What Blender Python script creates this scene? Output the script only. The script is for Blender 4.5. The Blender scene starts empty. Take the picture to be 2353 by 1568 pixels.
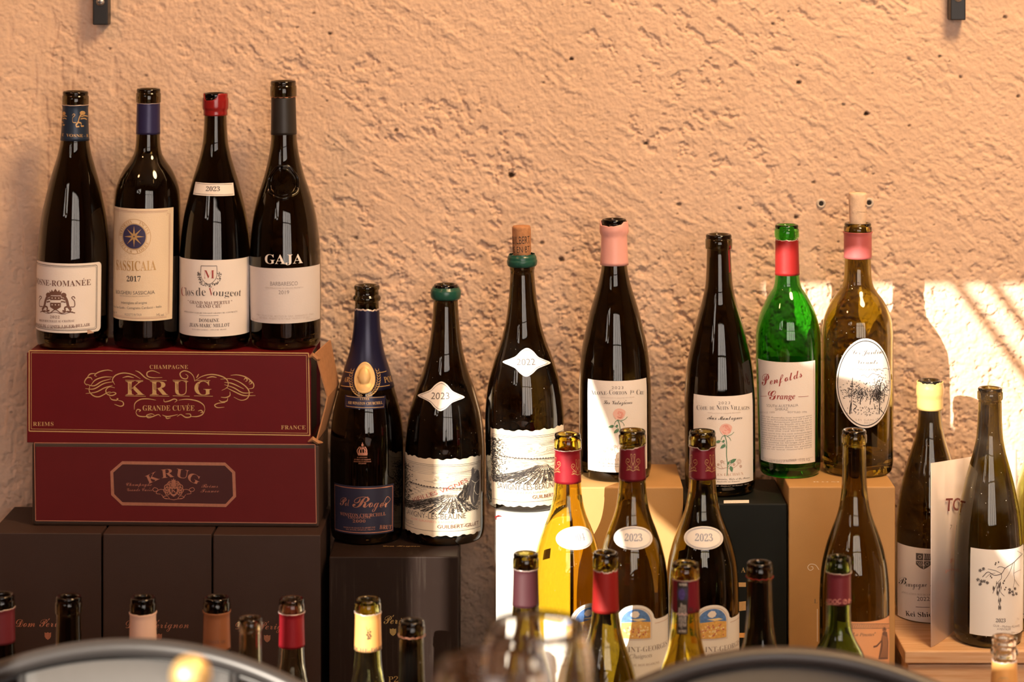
import bpy, bmesh, math, random
import numpy as np
from mathutils import Vector, Matrix
from mathutils.geometry import tessellate_polygon

random.seed(7)
scene = bpy.context.scene
COL = scene.collection

# ---------------------------------------------------------------- camera, world, sun, lamps, exposure
FPX = 5556.0          # focal length in pixels of the 2353 x 1568 frame
DW = 2.80             # camera to back wall (wall face is y = 0)
ZC = 1.44             # camera height
YH = -184.0           # pixel row of the horizon
CXP = 1176.5

cam_d = bpy.data.cameras.new('camera')
cam = bpy.data.objects.new('camera', cam_d)
COL.objects.link(cam)
cam.location = (0, -DW, ZC)
cam.rotation_euler = (math.radians(90), 0, 0)
cam_d.sensor_width = 36.0
cam_d.lens = 36.0 * FPX / 2353.0
cam_d.shift_y = -(784.0 - YH) / 2353.0
cam_d.clip_start = 0.05
cam_d.dof.use_dof = True
cam_d.dof.focus_distance = 2.63
cam_d.dof.aperture_fstop = 4.0
scene.camera = cam

SUN_AX, SUN_AZ = 0.70, 0.469     # per metre towards the wall: metres to the right, metres down
world = bpy.data.worlds.new('sky')
scene.world = world
world.use_nodes = True
bg = world.node_tree.nodes['Background']
bg.inputs[0].default_value = (1.0, 0.87, 0.79, 1)
bg.inputs[1].default_value = 4.6

sun_d = bpy.data.lights.new('sun', 'SUN')
sun_d.energy = 9.5
sun_d.color = (1.0, 0.89, 0.74)
sun_d.angle = math.radians(0.16)
sun = bpy.data.objects.new('sun', sun_d)
COL.objects.link(sun)
sun.location = (-3, -5, 4)
sun.rotation_euler = Vector((SUN_AX, 1.0, -SUN_AZ)).to_track_quat('-Z', 'Y').to_euler()

def area_lamp(name, loc, target, size, energy, color):
    l = bpy.data.lights.new(name, 'AREA')
    l.shape = 'DISK'
    l.size = size
    l.energy = energy
    l.color = color
    o = bpy.data.objects.new(name, l)
    COL.objects.link(o)
    o.location = loc
    o.rotation_euler = (Vector(target) - Vector(loc)).to_track_quat('-Z', 'Y').to_euler()
    return o

area_lamp('ceiling_spot_warm', (0.80, -1.15, 2.75), (0.55, 0, ZC + 0.05), 0.60, 44.0, (1.0, 0.64, 0.33))
area_lamp('ceiling_spot_left', (-1.5, -1.5, 2.75), (-0.5, 0, ZC - 0.35), 0.20, 8.0, (1.0, 0.44, 0.19))

scene.view_settings.view_transform = 'Standard'
scene.view_settings.look = 'None'
scene.view_settings.gamma = 1.0
scene.view_settings.use_curve_mapping = False
scene.view_settings.exposure = 0.26
cy = scene.cycles
cy.max_bounces = 14
cy.diffuse_bounces = 3
cy.glossy_bounces = 5
cy.transmission_bounces = 12
cy.transparent_max_bounces = 12
cy.sample_clamp_indirect = 3.0
cy.blur_glossy = 1.0
cy.use_denoising = True
try:
    cy.denoiser = 'OPENIMAGEDENOISE'
except Exception:
    pass

# ---------------------------------------------------------------- pixel <-> place helpers (authoring only)
def PX(x, d): return (x - CXP) * d / FPX
def PZ(y, d): return ZC - (y - YH) * d / FPX
def PY(d): return d - DW

# ---------------------------------------------------------------- materials
MATS = {}
def node_mat(name):
    m = bpy.data.materials.new(name)
    m.use_nodes = True
    MATS[name] = m
    return m, m.node_tree.nodes, m.node_tree.links, m.node_tree.nodes['Principled BSDF']

def pmat(name, col, rough=0.5, metal=0.0, var=0.06, scale=60.0, bump=0.0, bscale=400.0, spec=0.5, coat=0.0):
    m, N, L, b = node_mat(name)
    b.inputs['Roughness'].default_value = rough
    b.inputs['Metallic'].default_value = metal
    b.inputs['Specular IOR Level'].default_value = spec
    b.inputs['Coat Weight'].default_value = coat
    tc = N.new('ShaderNodeTexCoord')
    nz = N.new('ShaderNodeTexNoise')
    nz.inputs['Scale'].default_value = scale
    nz.inputs['Detail'].default_value = 4
    L.new(tc.outputs['Object'], nz.inputs['Vector'])
    mx = N.new('ShaderNodeMix')
    mx.data_type = 'RGBA'
    mx.inputs[6].default_value = tuple(max(0, c * (1 - var)) for c in col) + (1,)
    mx.inputs[7].default_value = tuple(min(1, c * (1 + var)) for c in col) + (1,)
    L.new(nz.outputs['Fac'], mx.inputs[0])
    L.new(mx.outputs[2], b.inputs['Base Color'])
    if bump:
        n2 = N.new('ShaderNodeTexNoise')
        n2.inputs['Scale'].default_value = bscale
        n2.inputs['Detail'].default_value = 3
        L.new(tc.outputs['Object'], n2.inputs['Vector'])
        bp = N.new('ShaderNodeBump')
        bp.inputs['Strength'].default_value = bump
        bp.inputs['Distance'].default_value = 0.001
        L.new(n2.outputs['Fac'], bp.inputs['Height'])
        L.new(bp.outputs[0], b.inputs['Normal'])
    return m

def glass_mat(name, col, dust=0.25, rough=0.0, smudge=0.05):
    """bottle glass: tinted transmission, with dust specks and a thin film of dust lying on it"""
    m, N, L, b = node_mat(name)
    b.inputs['Base Color'].default_value = (*col, 1)
    b.inputs['Transmission Weight'].default_value = 1.0
    b.inputs['IOR'].default_value = 1.5
    b.inputs['Roughness'].default_value = rough
    if dust > 0:
        out = N['Material Output']
        tc = N.new('ShaderNodeTexCoord')
        vo = N.new('ShaderNodeTexVoronoi')
        vo.inputs['Scale'].default_value = 230
        L.new(tc.outputs['Object'], vo.inputs['Vector'])
        sep = N.new('ShaderNodeSeparateColor')
        L.new(vo.outputs['Color'], sep.inputs[0])
        rad = N.new('ShaderNodeMath'); rad.operation = 'MULTIPLY_ADD'     # radius of each speck
        L.new(sep.outputs[0], rad.inputs[0]); rad.inputs[1].default_value = 0.26; rad.inputs[2].default_value = -0.16
        lt = N.new('ShaderNodeMath'); lt.operation = 'LESS_THAN'
        L.new(vo.outputs['Distance'], lt.inputs[0]); L.new(rad.outputs[0], lt.inputs[1])
        nz = N.new('ShaderNodeTexNoise'); nz.inputs['Scale'].default_value = 22; nz.inputs['Detail'].default_value = 5
        L.new(tc.outputs['Object'], nz.inputs['Vector'])
        mr = N.new('ShaderNodeMapRange'); mr.inputs[1].default_value = 0.45; mr.inputs[2].default_value = 0.75
        mr.inputs[3].default_value = 0.0; mr.inputs[4].default_value = smudge
        L.new(nz.outputs['Fac'], mr.inputs[0])
        mu = N.new('ShaderNodeMath'); mu.operation = 'MULTIPLY'; mu.inputs[1].default_value = dust
        L.new(lt.outputs[0], mu.inputs[0])
        ad = N.new('ShaderNodeMath'); ad.operation = 'MAXIMUM'
        L.new(mu.outputs[0], ad.inputs[0]); L.new(mr.outputs[0], ad.inputs[1])
        df = N.new('ShaderNodeBsdfDiffuse'); df.inputs[0].default_value = (0.75, 0.70, 0.62, 1)
        ms = N.new('ShaderNodeMixShader')
        L.new(ad.outputs[0], ms.inputs[0]); L.new(b.outputs[0], ms.inputs[1]); L.new(df.outputs[0], ms.inputs[2])
        L.new(ms.outputs[0], out.inputs['Surface'])
    return m

glass_mat('glass_black', (0.13, 0.11, 0.055), 0.0)
glass_mat('glass_brown', (0.15, 0.12, 0.05), 0.5, 0.0, 0.006)
glass_mat('glass_olive', (0.34, 0.27, 0.06), 0.6, 0.0, 0.006)
glass_mat('glass_umber', (0.42, 0.34, 0.07), 0.6, 0.0, 0.006)
glass_mat('glass_amber', (0.74, 0.60, 0.12), 0.6, 0.0, 0.006)
glass_mat('glass_dusty', (0.22, 0.175, 0.05), 0.9, 0.02, 0.03)
glass_mat('glass_green', (0.13, 0.58, 0.085), 0.4, 0.0, 0.006)
glass_mat('glass_deep_green', (0.3, 0.46, 0.12), 0.4, 0.0, 0.006)
glass_mat('glass_yellow_green', (0.66, 0.66, 0.25), 0.5, 0.0, 0.008)
glass_mat('glass_clear', (0.97, 0.96, 0.94), 0.0)
glass_mat('glass_wine', (0.99, 0.99, 0.98), 0.0, 0.012)
glass_mat('glass_pale', (0.72, 0.68, 0.52), 0.5, 0.0, 0.008)

PAPER = (0.84, 0.78, 0.73)
pmat('paper', PAPER, 0.62, var=0.03, scale=30, bump=0.15, bscale=900)
pmat('paper_cream', (0.80, 0.69, 0.53), 0.62, var=0.04, scale=30, bump=0.15, bscale=900)
pmat('paper_ribbed', (0.80, 0.66, 0.48), 0.6, var=0.04, scale=25, bump=0.2, bscale=700)
pmat('paper_gloss', (0.78, 0.72, 0.70), 0.28, var=0.02, coat=0.3)
pmat('paper_white', (0.84, 0.82, 0.78), 0.5, var=0.02)
pmat('paper_lilac', (0.72, 0.67, 0.66), 0.55, var=0.03, bump=0.1)
pmat('paper_orange', (0.85, 0.42, 0.20), 0.6, var=0.05)
pmat('paper_navy', (0.020, 0.020, 0.045), 0.4, var=0.1)
pmat('ink', (0.020, 0.017, 0.016), 0.6, var=0.1)
pmat('ink_soft', (0.10, 0.085, 0.08), 0.6, var=0.1)
pmat('ink_grey', (0.26, 0.22, 0.21), 0.6, var=0.1)
pmat('ink_pale', (0.50, 0.43, 0.39), 0.6, var=0.1)
pmat('ink_sepia', (0.17, 0.085, 0.06), 0.6, var=0.15)
pmat('ink_red', (0.34, 0.045, 0.04), 0.6, var=0.1)
pmat('ink_rose', (0.80, 0.36, 0.30), 0.6, var=0.2, scale=500)
pmat('ink_pink', (0.84, 0.52, 0.45), 0.6, var=0.1)
pmat('ink_leaf', (0.10, 0.24, 0.14), 0.6, var=0.3, scale=500)
pmat('ink_tan', (0.52, 0.33, 0.24), 0.6, var=0.1)
pmat('ink_navy', (0.04, 0.035, 0.10), 0.5, var=0.1)
pmat('ink_blue_grey', (0.30, 0.33, 0.42), 0.6, var=0.1)
pmat('ink_gold', (0.62, 0.40, 0.17), 0.45, metal=0.35, var=0.15, scale=300)
pmat('ink_white', (0.86, 0.80, 0.74), 0.5, var=0.03)
pmat('paint_blue', (0.10, 0.22, 0.52), 0.6, var=0.7, scale=320)
pmat('paint_orange', (0.78, 0.42, 0.12), 0.6, var=0.45, scale=420)
pmat('paint_red', (0.50, 0.13, 0.10), 0.6, var=0.4, scale=500)
pmat('paint_yellow', (0.86, 0.70, 0.38), 0.6, var=0.2, scale=500)
pmat('foil_copper', (0.80, 0.36, 0.24), 0.32, metal=0.75, var=0.15, scale=300)
pmat('foil_gold', (0.80, 0.58, 0.24), 0.32, metal=0.8, var=0.15, scale=300)
pmat('foil_navy', (0.018, 0.034, 0.068), 0.38, metal=0.2, var=0.1)
pmat('foil_blue', (0.030, 0.027, 0.095), 0.35, metal=0.2, var=0.08)
pmat('foil_dark_navy', (0.016, 0.016, 0.050), 0.30, metal=0.25, var=0.15)
pmat('foil_black', (0.020, 0.017, 0.015), 0.45, var=0.1)
pmat('foil_maroon', (0.17, 0.010, 0.022), 0.34, metal=0.2, var=0.1, bump=0.1, bscale=150)
pmat('foil_scarlet', (0.26, 0.008, 0.017), 0.42, metal=0.15, var=0.1, bump=0.1, bscale=150)
pmat('foil_red', (0.30, 0.014, 0.013), 0.45, metal=0.15, var=0.1, bump=0.1, bscale=150)
pmat('foil_coral', (0.50, 0.12, 0.12), 0.40, metal=0.15, var=0.08)
pmat('foil_plum', (0.060, 0.016, 0.022), 0.5, metal=0.0, var=0.1)
pmat('foil_wine', (0.17, 0.024, 0.035), 0.40, metal=0.15, var=0.1)
pmat('foil_brown', (0.30, 0.115, 0.050), 0.45, metal=0.1, var=0.1)
pmat('foil_peach', (0.80, 0.56, 0.46), 0.5, var=0.04)
pmat('foil_orange', (0.84, 0.44, 0.14), 0.45, metal=0.1, var=0.08)
pmat('foil_edge', (0.55, 0.45, 0.42), 0.35, metal=0.4, var=0.2)
pmat('wax_red', (0.26, 0.012, 0.012), 0.22, var=0.15, bump=0.25, bscale=120, coat=0.3)
pmat('wax_green', (0.014, 0.085, 0.060), 0.28, var=0.12, bump=0.2, bscale=120)
pmat('wax_pink', (0.84, 0.42, 0.37), 0.36, var=0.05, bump=0.2, bscale=120)
pmat('wax_yellow', (0.66, 0.45, 0.16), 0.28, var=0.08, bump=0.25, bscale=120)
pmat('cork_brown', (0.46, 0.22, 0.10), 0.85, var=0.5, scale=180, bump=0.6, bscale=260)
pmat('cork_pale', (0.78, 0.58, 0.42), 0.85, var=0.22, scale=180, bump=0.6, bscale=260)
pmat('medal_gold', (0.82, 0.55, 0.24), 0.5, metal=0.25, var=0.1)
pmat('hologram', (0.10, 0.10, 0.16), 0.25, metal=0.6, var=0.8, scale=400)
pmat('hologram_violet', (0.16, 0.12, 0.42), 0.25, metal=0.6, var=0.7, scale=500)
pmat('card_red', (0.115, 0.004, 0.007), 0.42, var=0.12, scale=40, bump=0.05, spec=0.3)
pmat('card_red_matte', (0.105, 0.008, 0.010), 0.48, var=0.10, scale=40, spec=0.25)
pmat('card_red_panel', (0.050, 0.008, 0.008), 0.45, var=0.1)
pmat('card_brown', (0.046, 0.023, 0.014), 0.55, var=0.15)
pmat('card_raw', (0.42, 0.20, 0.09), 0.85, var=0.2, scale=200)
pmat('card_black_brown', (0.031, 0.013, 0.009), 0.62, var=0.12, scale=40, bump=0.1, bscale=900)
pmat('card_shadow', (0.012, 0.009, 0.008), 0.8, var=0.1)
pmat('card_green_black', (0.010, 0.012, 0.011), 0.5, var=0.25, scale=30, spec=0.15)
pmat('card_kraft', (0.47, 0.27, 0.10), 0.6, var=0.06, scale=60, bump=0.1, bscale=900)
pmat('card_white', (0.86, 0.84, 0.80), 0.5, var=0.02)
pmat('metal_black', (0.012, 0.011, 0.011), 0.42, var=0.2)
pmat('metal_screw', (0.62, 0.60, 0.56), 0.35, metal=0.9)
pmat('metal_chair', (0.045, 0.042, 0.042), 0.36, metal=0.2, var=0.1)
pmat('metal_chair_panel', (0.07, 0.068, 0.067), 0.6, metal=0.0, var=0.08)
pmat('metal_gold', (0.90, 0.64, 0.26), 0.45, metal=0.7, var=0.05)
pmat('plastic_plug', (0.62, 0.55, 0.48), 0.6)
pmat('table_wood', (0.30, 0.13, 0.06), 0.45, var=0.3, scale=30)
pmat('ledge_wood', (0.20, 0.10, 0.055), 0.55, var=0.3, scale=25)
pmat('wall_paint', (0.15, 0.10, 0.07), 0.8)
pmat('ceiling_paint', (0.42, 0.34, 0.27), 0.8)
pmat('floor_wood', (0.34, 0.19, 0.11), 0.5, var=0.3, scale=10)
pmat('blocker_tan', (0.55, 0.45, 0.35), 0.8)

def dusty_card():
    # polished black card with dust lying in fine vertical streaks
    m, N, L, b = node_mat('card_dark')
    tc = N.new('ShaderNodeTexCoord'); mp = N.new('ShaderNodeMapping')
    mp.inputs['Scale'].default_value = (260, 60, 9)
    n1 = N.new('ShaderNodeTexNoise'); n1.inputs['Scale'].default_value = 1.0; n1.inputs['Detail'].default_value = 6
    n2 = N.new('ShaderNodeTexNoise'); n2.inputs['Scale'].default_value = 14; n2.inputs['Detail'].default_value = 5
    n3 = N.new('ShaderNodeTexNoise'); n3.inputs['Scale'].default_value = 900; n3.inputs['Detail'].default_value = 1
    L.new(tc.outputs['Object'], mp.inputs[0]); L.new(mp.outputs[0], n1.inputs['Vector'])
    L.new(tc.outputs['Object'], n2.inputs['Vector']); L.new(tc.outputs['Object'], n3.inputs['Vector'])
    def mr(n, a, c, lo, hi):
        r = N.new('ShaderNodeMapRange'); r.inputs[1].default_value = a; r.inputs[2].default_value = c; r.inputs[3].default_value = lo; r.inputs[4].default_value = hi
        L.new(n.outputs['Fac'], r.inputs[0]); return r
    a = mr(n1, .52, .75, 0, 1); c = mr(n2, .45, .70, 0, .09); d = mr(n3, .62, .72, 0, .35)
    mx = N.new('ShaderNodeMath'); mx.operation = 'MAXIMUM'; L.new(a.outputs[0], mx.inputs[0]); L.new(d.outputs[0], mx.inputs[1])
    mu = N.new('ShaderNodeMath'); mu.operation = 'MULTIPLY'; L.new(mx.outputs[0], mu.inputs[0]); L.new(c.outputs[0], mu.inputs[1])
    mix = N.new('ShaderNodeMix'); mix.data_type = 'RGBA'
    mix.inputs[6].default_value = (0.016, 0.009, 0.007, 1); mix.inputs[7].default_value = (0.55, 0.48, 0.40, 1)
    L.new(mu.outputs[0], mix.inputs[0]); L.new(mix.outputs[2], b.inputs['Base Color'])
    b.inputs['Roughness'].default_value = 0.5; b.inputs['Specular IOR Level'].default_value = 0.15
dusty_card()

def pine_mat():
    m, N, L, b = node_mat('pine')
    tc = N.new('ShaderNodeTexCoord'); mp = N.new('ShaderNodeMapping')
    mp.inputs['Scale'].default_value = (2.5, 40, 40)
    nz = N.new('ShaderNodeTexNoise'); nz.inputs['Scale'].default_value = 5; nz.inputs['Detail'].default_value = 6
    L.new(tc.outputs['Object'], mp.inputs[0]); L.new(mp.outputs[0], nz.inputs['Vector'])
    cr = N.new('ShaderNodeValToRGB')
    cr.color_ramp.elements[0].color = (0.56, 0.30, 0.14, 1); cr.color_ramp.elements[0].position = 0.3
    cr.color_ramp.elements[1].color = (0.74, 0.50, 0.30, 1); cr.color_ramp.elements[1].position = 0.7
    L.new(nz.outputs['Fac'], cr.inputs[0]); L.new(cr.outputs[0], b.inputs['Base Color'])
    b.inputs['Roughness'].default_value = 0.6
pine_mat()

# ---------------------------------------------------------------- object helpers
def tag(o, label=None, cat=None, group=None, kind=None):
    if label: o['label'] = label
    if cat: o['category'] = cat
    if group: o['group'] = group
    if kind: o['kind'] = kind
    return o

def empty(name, loc, rot=(0, 0, 0)):
    o = bpy.data.objects.new(name, None)
    COL.objects.link(o)
    o.empty_display_size = 0.05
    o.location = loc
    o.rotation_euler = rot
    return o

def mesh_obj(name, verts, faces, mats, parent=None, smooth=False, mi=None, loc=None):
    me = bpy.data.meshes.new(name)
    me.from_pydata([tuple(v) for v in verts], [], faces)
    for m in (mats if isinstance(mats, (list, tuple)) else [mats]):
        me.materials.append(MATS[m])
    if mi is not None:
        me.polygons.foreach_set('material_index', mi)
    if smooth:
        me.polygons.foreach_set('use_smooth', [True] * len(me.polygons))
    me.update()
    o = bpy.data.objects.new(name, me)
    COL.objects.link(o)
    if parent: o.parent = parent
    if loc: o.location = loc
    return o

def bm_obj(name, bm, mats, parent=None, smooth=False, loc=None, rot=None):
    me = bpy.data.meshes.new(name)
    bm.normal_update()
    bm.to_mesh(me)
    bm.free()
    for m in (mats if isinstance(mats, (list, tuple)) else [mats]):
        me.materials.append(MATS[m])
    if smooth:
        me.polygons.foreach_set('use_smooth', [True] * len(me.polygons))
    o = bpy.data.objects.new(name, me)
    COL.objects.link(o)
    if parent: o.parent = parent
    if loc: o.location = loc
    if rot: o.rotation_euler = rot
    return o

def add_box(bm, x0, x1, y0, y1, z0, z1, bevel=0.0, mat=0):
    r = bmesh.ops.create_cube(bm, size=1.0)
    vs = r['verts']
    for v in vs:
        v.co = Vector((x0 if v.co.x < 0 else x1, y0 if v.co.y < 0 else y1, z0 if v.co.z < 0 else z1))
    fs = set(f for v in vs for f in v.link_faces)
    for f in fs: f.material_index = mat
    if bevel > 0:
        es = list(set(e for v in vs for e in v.link_edges))
        bmesh.ops.bevel(bm, geom=es, offset=bevel, segments=2, affect='EDGES', profile=0.5)
    return vs

def revolve(prof, seg=64, closed_ends=True):
    """prof: list of (r, z); returns verts, faces"""
    V, F, rings = [], [], []
    for r, z in prof:
        if r < 1e-6:
            rings.append([len(V)]); V.append((0, 0, z))
        else:
            i0 = len(V)
            for k in range(seg):
                a = 2 * math.pi * k / seg
                V.append((r * math.sin(a), -r * math.cos(a), z))
            rings.append(list(range(i0, i0 + seg)))
    for A, B in zip(rings[:-1], rings[1:]):
        if len(A) == 1 and len(B) == 1: continue
        for k in range(seg):
            k2 = (k + 1) % seg
            if len(A) == 1: F.append((A[0], B[k2], B[k]))
            elif len(B) == 1: F.append((A[k], A[k2], B[0]))
            else: F.append((A[k], A[k2], B[k2], B[k]))
    return V, F

def tube(path, radius, seg=10, closed=False):
    """tube along 3D path; radius number or list"""
    P = [Vector(p) for p in path]
    n = len(P)
    V, F = [], []
    up = None
    for i in range(n):
        if closed: t = (P[(i + 1) % n] - P[i - 1])
        else: t = P[min(i + 1, n - 1)] - P[max(i - 1, 0)]
        t.normalize()
        if up is None:
            up = Vector((0, 1, 0)) if abs(t.y) < 0.9 else Vector((1, 0, 0))
        up = (up - t * up.dot(t)).normalized()
        sd = t.cross(up)
        r = radius[i] if isinstance(radius, (list, tuple)) else radius
        for k in range(seg):
            a = 2 * math.pi * k / seg
            V.append(P[i] + up * (r * math.cos(a)) + sd * (r * math.sin(a)))
    m = n if closed else n - 1
    for i in range(m):
        for k in range(seg):
            a, b = i * seg + k, i * seg + (k + 1) % seg
            c, d_ = ((i + 1) % n) * seg + (k + 1) % seg, ((i + 1) % n) * seg + k
            F.append((a, b, c, d_))
    if not closed:
        F.append(tuple(range(seg - 1, -1, -1)))
        F.append(tuple((n - 1) * seg + k for k in range(seg)))
    return V, F

def merge(*vfs):
    V, F = [], []
    for v, f in vfs:
        o = len(V)
        V += [tuple(p) for p in v]
        F += [tuple(i + o for i in q) for q in f]
    return V, F

def smooth_path(pts, n=8, closed=False):
    """Catmull-Rom through 2D or 3D points"""
    P = [np.array(p, float) for p in pts]
    m = len(P)
    out = []
    rng = range(m) if closed else range(m - 1)
    for i in rng:
        p1, p2 = P[i], P[(i + 1) % m]
        p0 = P[i - 1] if (closed or i > 0) else 2 * p1 - p2
        p3 = P[(i + 2) % m] if (closed or i + 2 < m) else 2 * p2 - p1
        for k in range(n):
            t = k / n
            out.append(tuple(0.5 * (2 * p1 + (p2 - p0) * t + (2 * p0 - 5 * p1 + 4 * p2 - p3) * t * t + (3 * p1 - p0 - 3 * p2 + p3) * t ** 3)))
    if not closed: out.append(tuple(P[-1]))
    return out

# ---------------------------------------------------------------- lettering
def _map(s, up, lo, dg=None, h=None):
    o = ''
    for c in s:
        if 'A' <= c <= 'Z': o += chr(up + ord(c) - 65)
        elif c == 'h' and h: o += h
        elif 'a' <= c <= 'z': o += chr(lo + ord(c) - 97)
        elif c.isdigit() and dg: o += chr(dg + ord(c) - 48)
        else: o += c
    return o
STY = {
    'serif': (lambda s: _map(s, 0x1D400, 0x1D41A, 0x1D7CE), -0.004),
    'thin': (lambda s: _map(s, 0x1D400, 0x1D41A, 0x1D7CE), -0.014),
    'ital': (lambda s: _map(s, 0x1D434, 0x1D44E, None, '\u210e'), 0.0),
    'bital': (lambda s: _map(s, 0x1D468, 0x1D482), 0.0),
    'script': (lambda s: _map(s, 0x1D4D0, 0x1D4EA), 0.0),
    'sthin': (lambda s: _map(s, 0x1D4D0, 0x1D4EA), -0.006),
    'sans': (lambda s: s, -0.006),
    'sansb': (lambda s: s, 0.012),
}
ACC = {'É': ('E', 1), 'é': ('e', 1), 'è': ('e', -1), 'Ô': ('O', 2), 'ô': ('o', 2)}
_tc = {}
def _raw(body, off, spacing):
    c = bpy.data.curves.new('text', 'FONT')
    c.body = body
    c.size = 1
    c.offset = off
    c.space_character = spacing
    c.resolution_u = 3
    o = bpy.data.objects.new('text', c)
    COL.objects.link(o)
    dg = bpy.context.evaluated_depsgraph_get()
    me = bpy.data.meshes.new_from_object(o.evaluated_get(dg))
    V = [(v.co.x, v.co.y) for v in me.vertices]
    F = [tuple(p.vertices) for p in me.polygons]
    bpy.data.objects.remove(o)
    bpy.data.curves.remove(c)
    bpy.data.meshes.remove(me)
    return V, F

def text_mesh(s, style='serif', spacing=1.0):
    key = (s, style, spacing)
    if key in _tc: return _tc[key]
    fn, off = STY[style]
    plain = ''.join(ACC[c][0] if c in ACC else c for c in s)
    if style.startswith('sans'): plain = s
    V, F = _raw(fn(plain), off, spacing)
    V = list(V); F = list(F)
    if not style.startswith('sans'):
        for i, c in enumerate(s):
            if c in ACC:
                a = max((p[0] for p in _raw(fn(plain[:i]), off, spacing)[0]), default=0) if i else 0
                b = max(p[0] for p in _raw(fn(plain[:i + 1]), off, spacing)[0])
                x = (a + b) / 2 + 0.02
                y = 0.74 if c.isupper() else 0.53
                k = ACC[c][1]
                o = len(V)
                if k == 2:
                    V += [(x - .13, y), (x - .08, y), (x, y + .09), (x, y + .15), (x + .08, y), (x + .13, y)]
                    F += [(o, o + 1, o + 2, o + 3), (o + 2, o + 4, o + 5, o + 3)]
                else:
                    V += [(x - .07 * k, y), (x - .01 * k, y), (x + .12 * k, y + .15), (x + .02 * k, y + .16)]
                    F += [(o, o + 1, o + 2, o + 3)]
    x0 = min(v[0] for v in V); x1 = max(v[0] for v in V)
    V = [((x - x0) / (x1 - x0), y / 0.685) for x, y in V]
    _tc[key] = (V, F, (x1 - x0) / 0.685)
    return _tc[key]

# ---------------------------------------------------------------- surfaces that print can lie on
class Flat:
    """plane face of a box; local frame of the parent object"""
    step = None
    def __init__(self, parent_mat, O, ux, uz):
        self.M = parent_mat
        self.O, self.ux, self.uz = Vector(O), Vector(ux), Vector(uz)
        self.n = self.ux.cross(self.uz).normalized()
        d = (self.M @ self.O).y + DW
        self.s = d / FPX
    def P(self, x, y):
        Oc = self.M @ self.O; n = (self.M.to_3x3() @ self.n)
        c = Vector((0, -DW, ZC)); r = Vector(((x - CXP) / FPX, 1, -(y - YH) / FPX))
        t = (Oc - c).dot(n) / r.dot(n)
        q = self.M.inverted() @ (c + r * t) - self.O
        return (q.dot(self.ux), q.dot(self.uz))
    def to3(self, u, w, lift):
        return self.O + self.ux * u + self.uz * w + self.n * lift

class Round:
    """surface of a bottle"""
    def __init__(self, prof, d, zb, cx, yb, lean, R):
        self.prof, self.d, self.zb, self.cx, self.yb, self.lean, self.R = prof, d, zb, cx, yb, lean, R
        self.s = d / FPX
        self.zs = np.array([p[1] for p in prof]); self.rs = np.array([p[0] for p in prof])
        self.step = 0.0026; self.wstep = 0.0065
    def r(self, w): return float(np.interp(w, self.zs, self.rs))
    def P(self, x, y):
        th = 0.0
        w = PZ(y, self.d) - self.zb
        for _ in range(4):
            r = self.r(w)
            ca = self.cx + self.lean * (self.yb - y)
            dd = self.d - r * math.cos(th)
            sx = (x - ca) * dd / FPX / max(r, 1e-4)
            th = math.asin(max(-1, min(1, sx)))
            w = PZ(y, self.d - r * math.cos(th)) - self.zb
        return (th * self.R, w)
    def at(self, deg, y):
        th = math.radians(deg)
        w = PZ(y, self.d) - self.zb
        for _ in range(4):
            w = PZ(y, self.d - self.r(w) * math.cos(th)) - self.zb
        return (th * self.R, w)
    def to3(self, u, w, lift):
        th = u / self.R
        r = self.r(w) + lift
        return Vector((r * math.sin(th), -r * math.cos(th), w))

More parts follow.
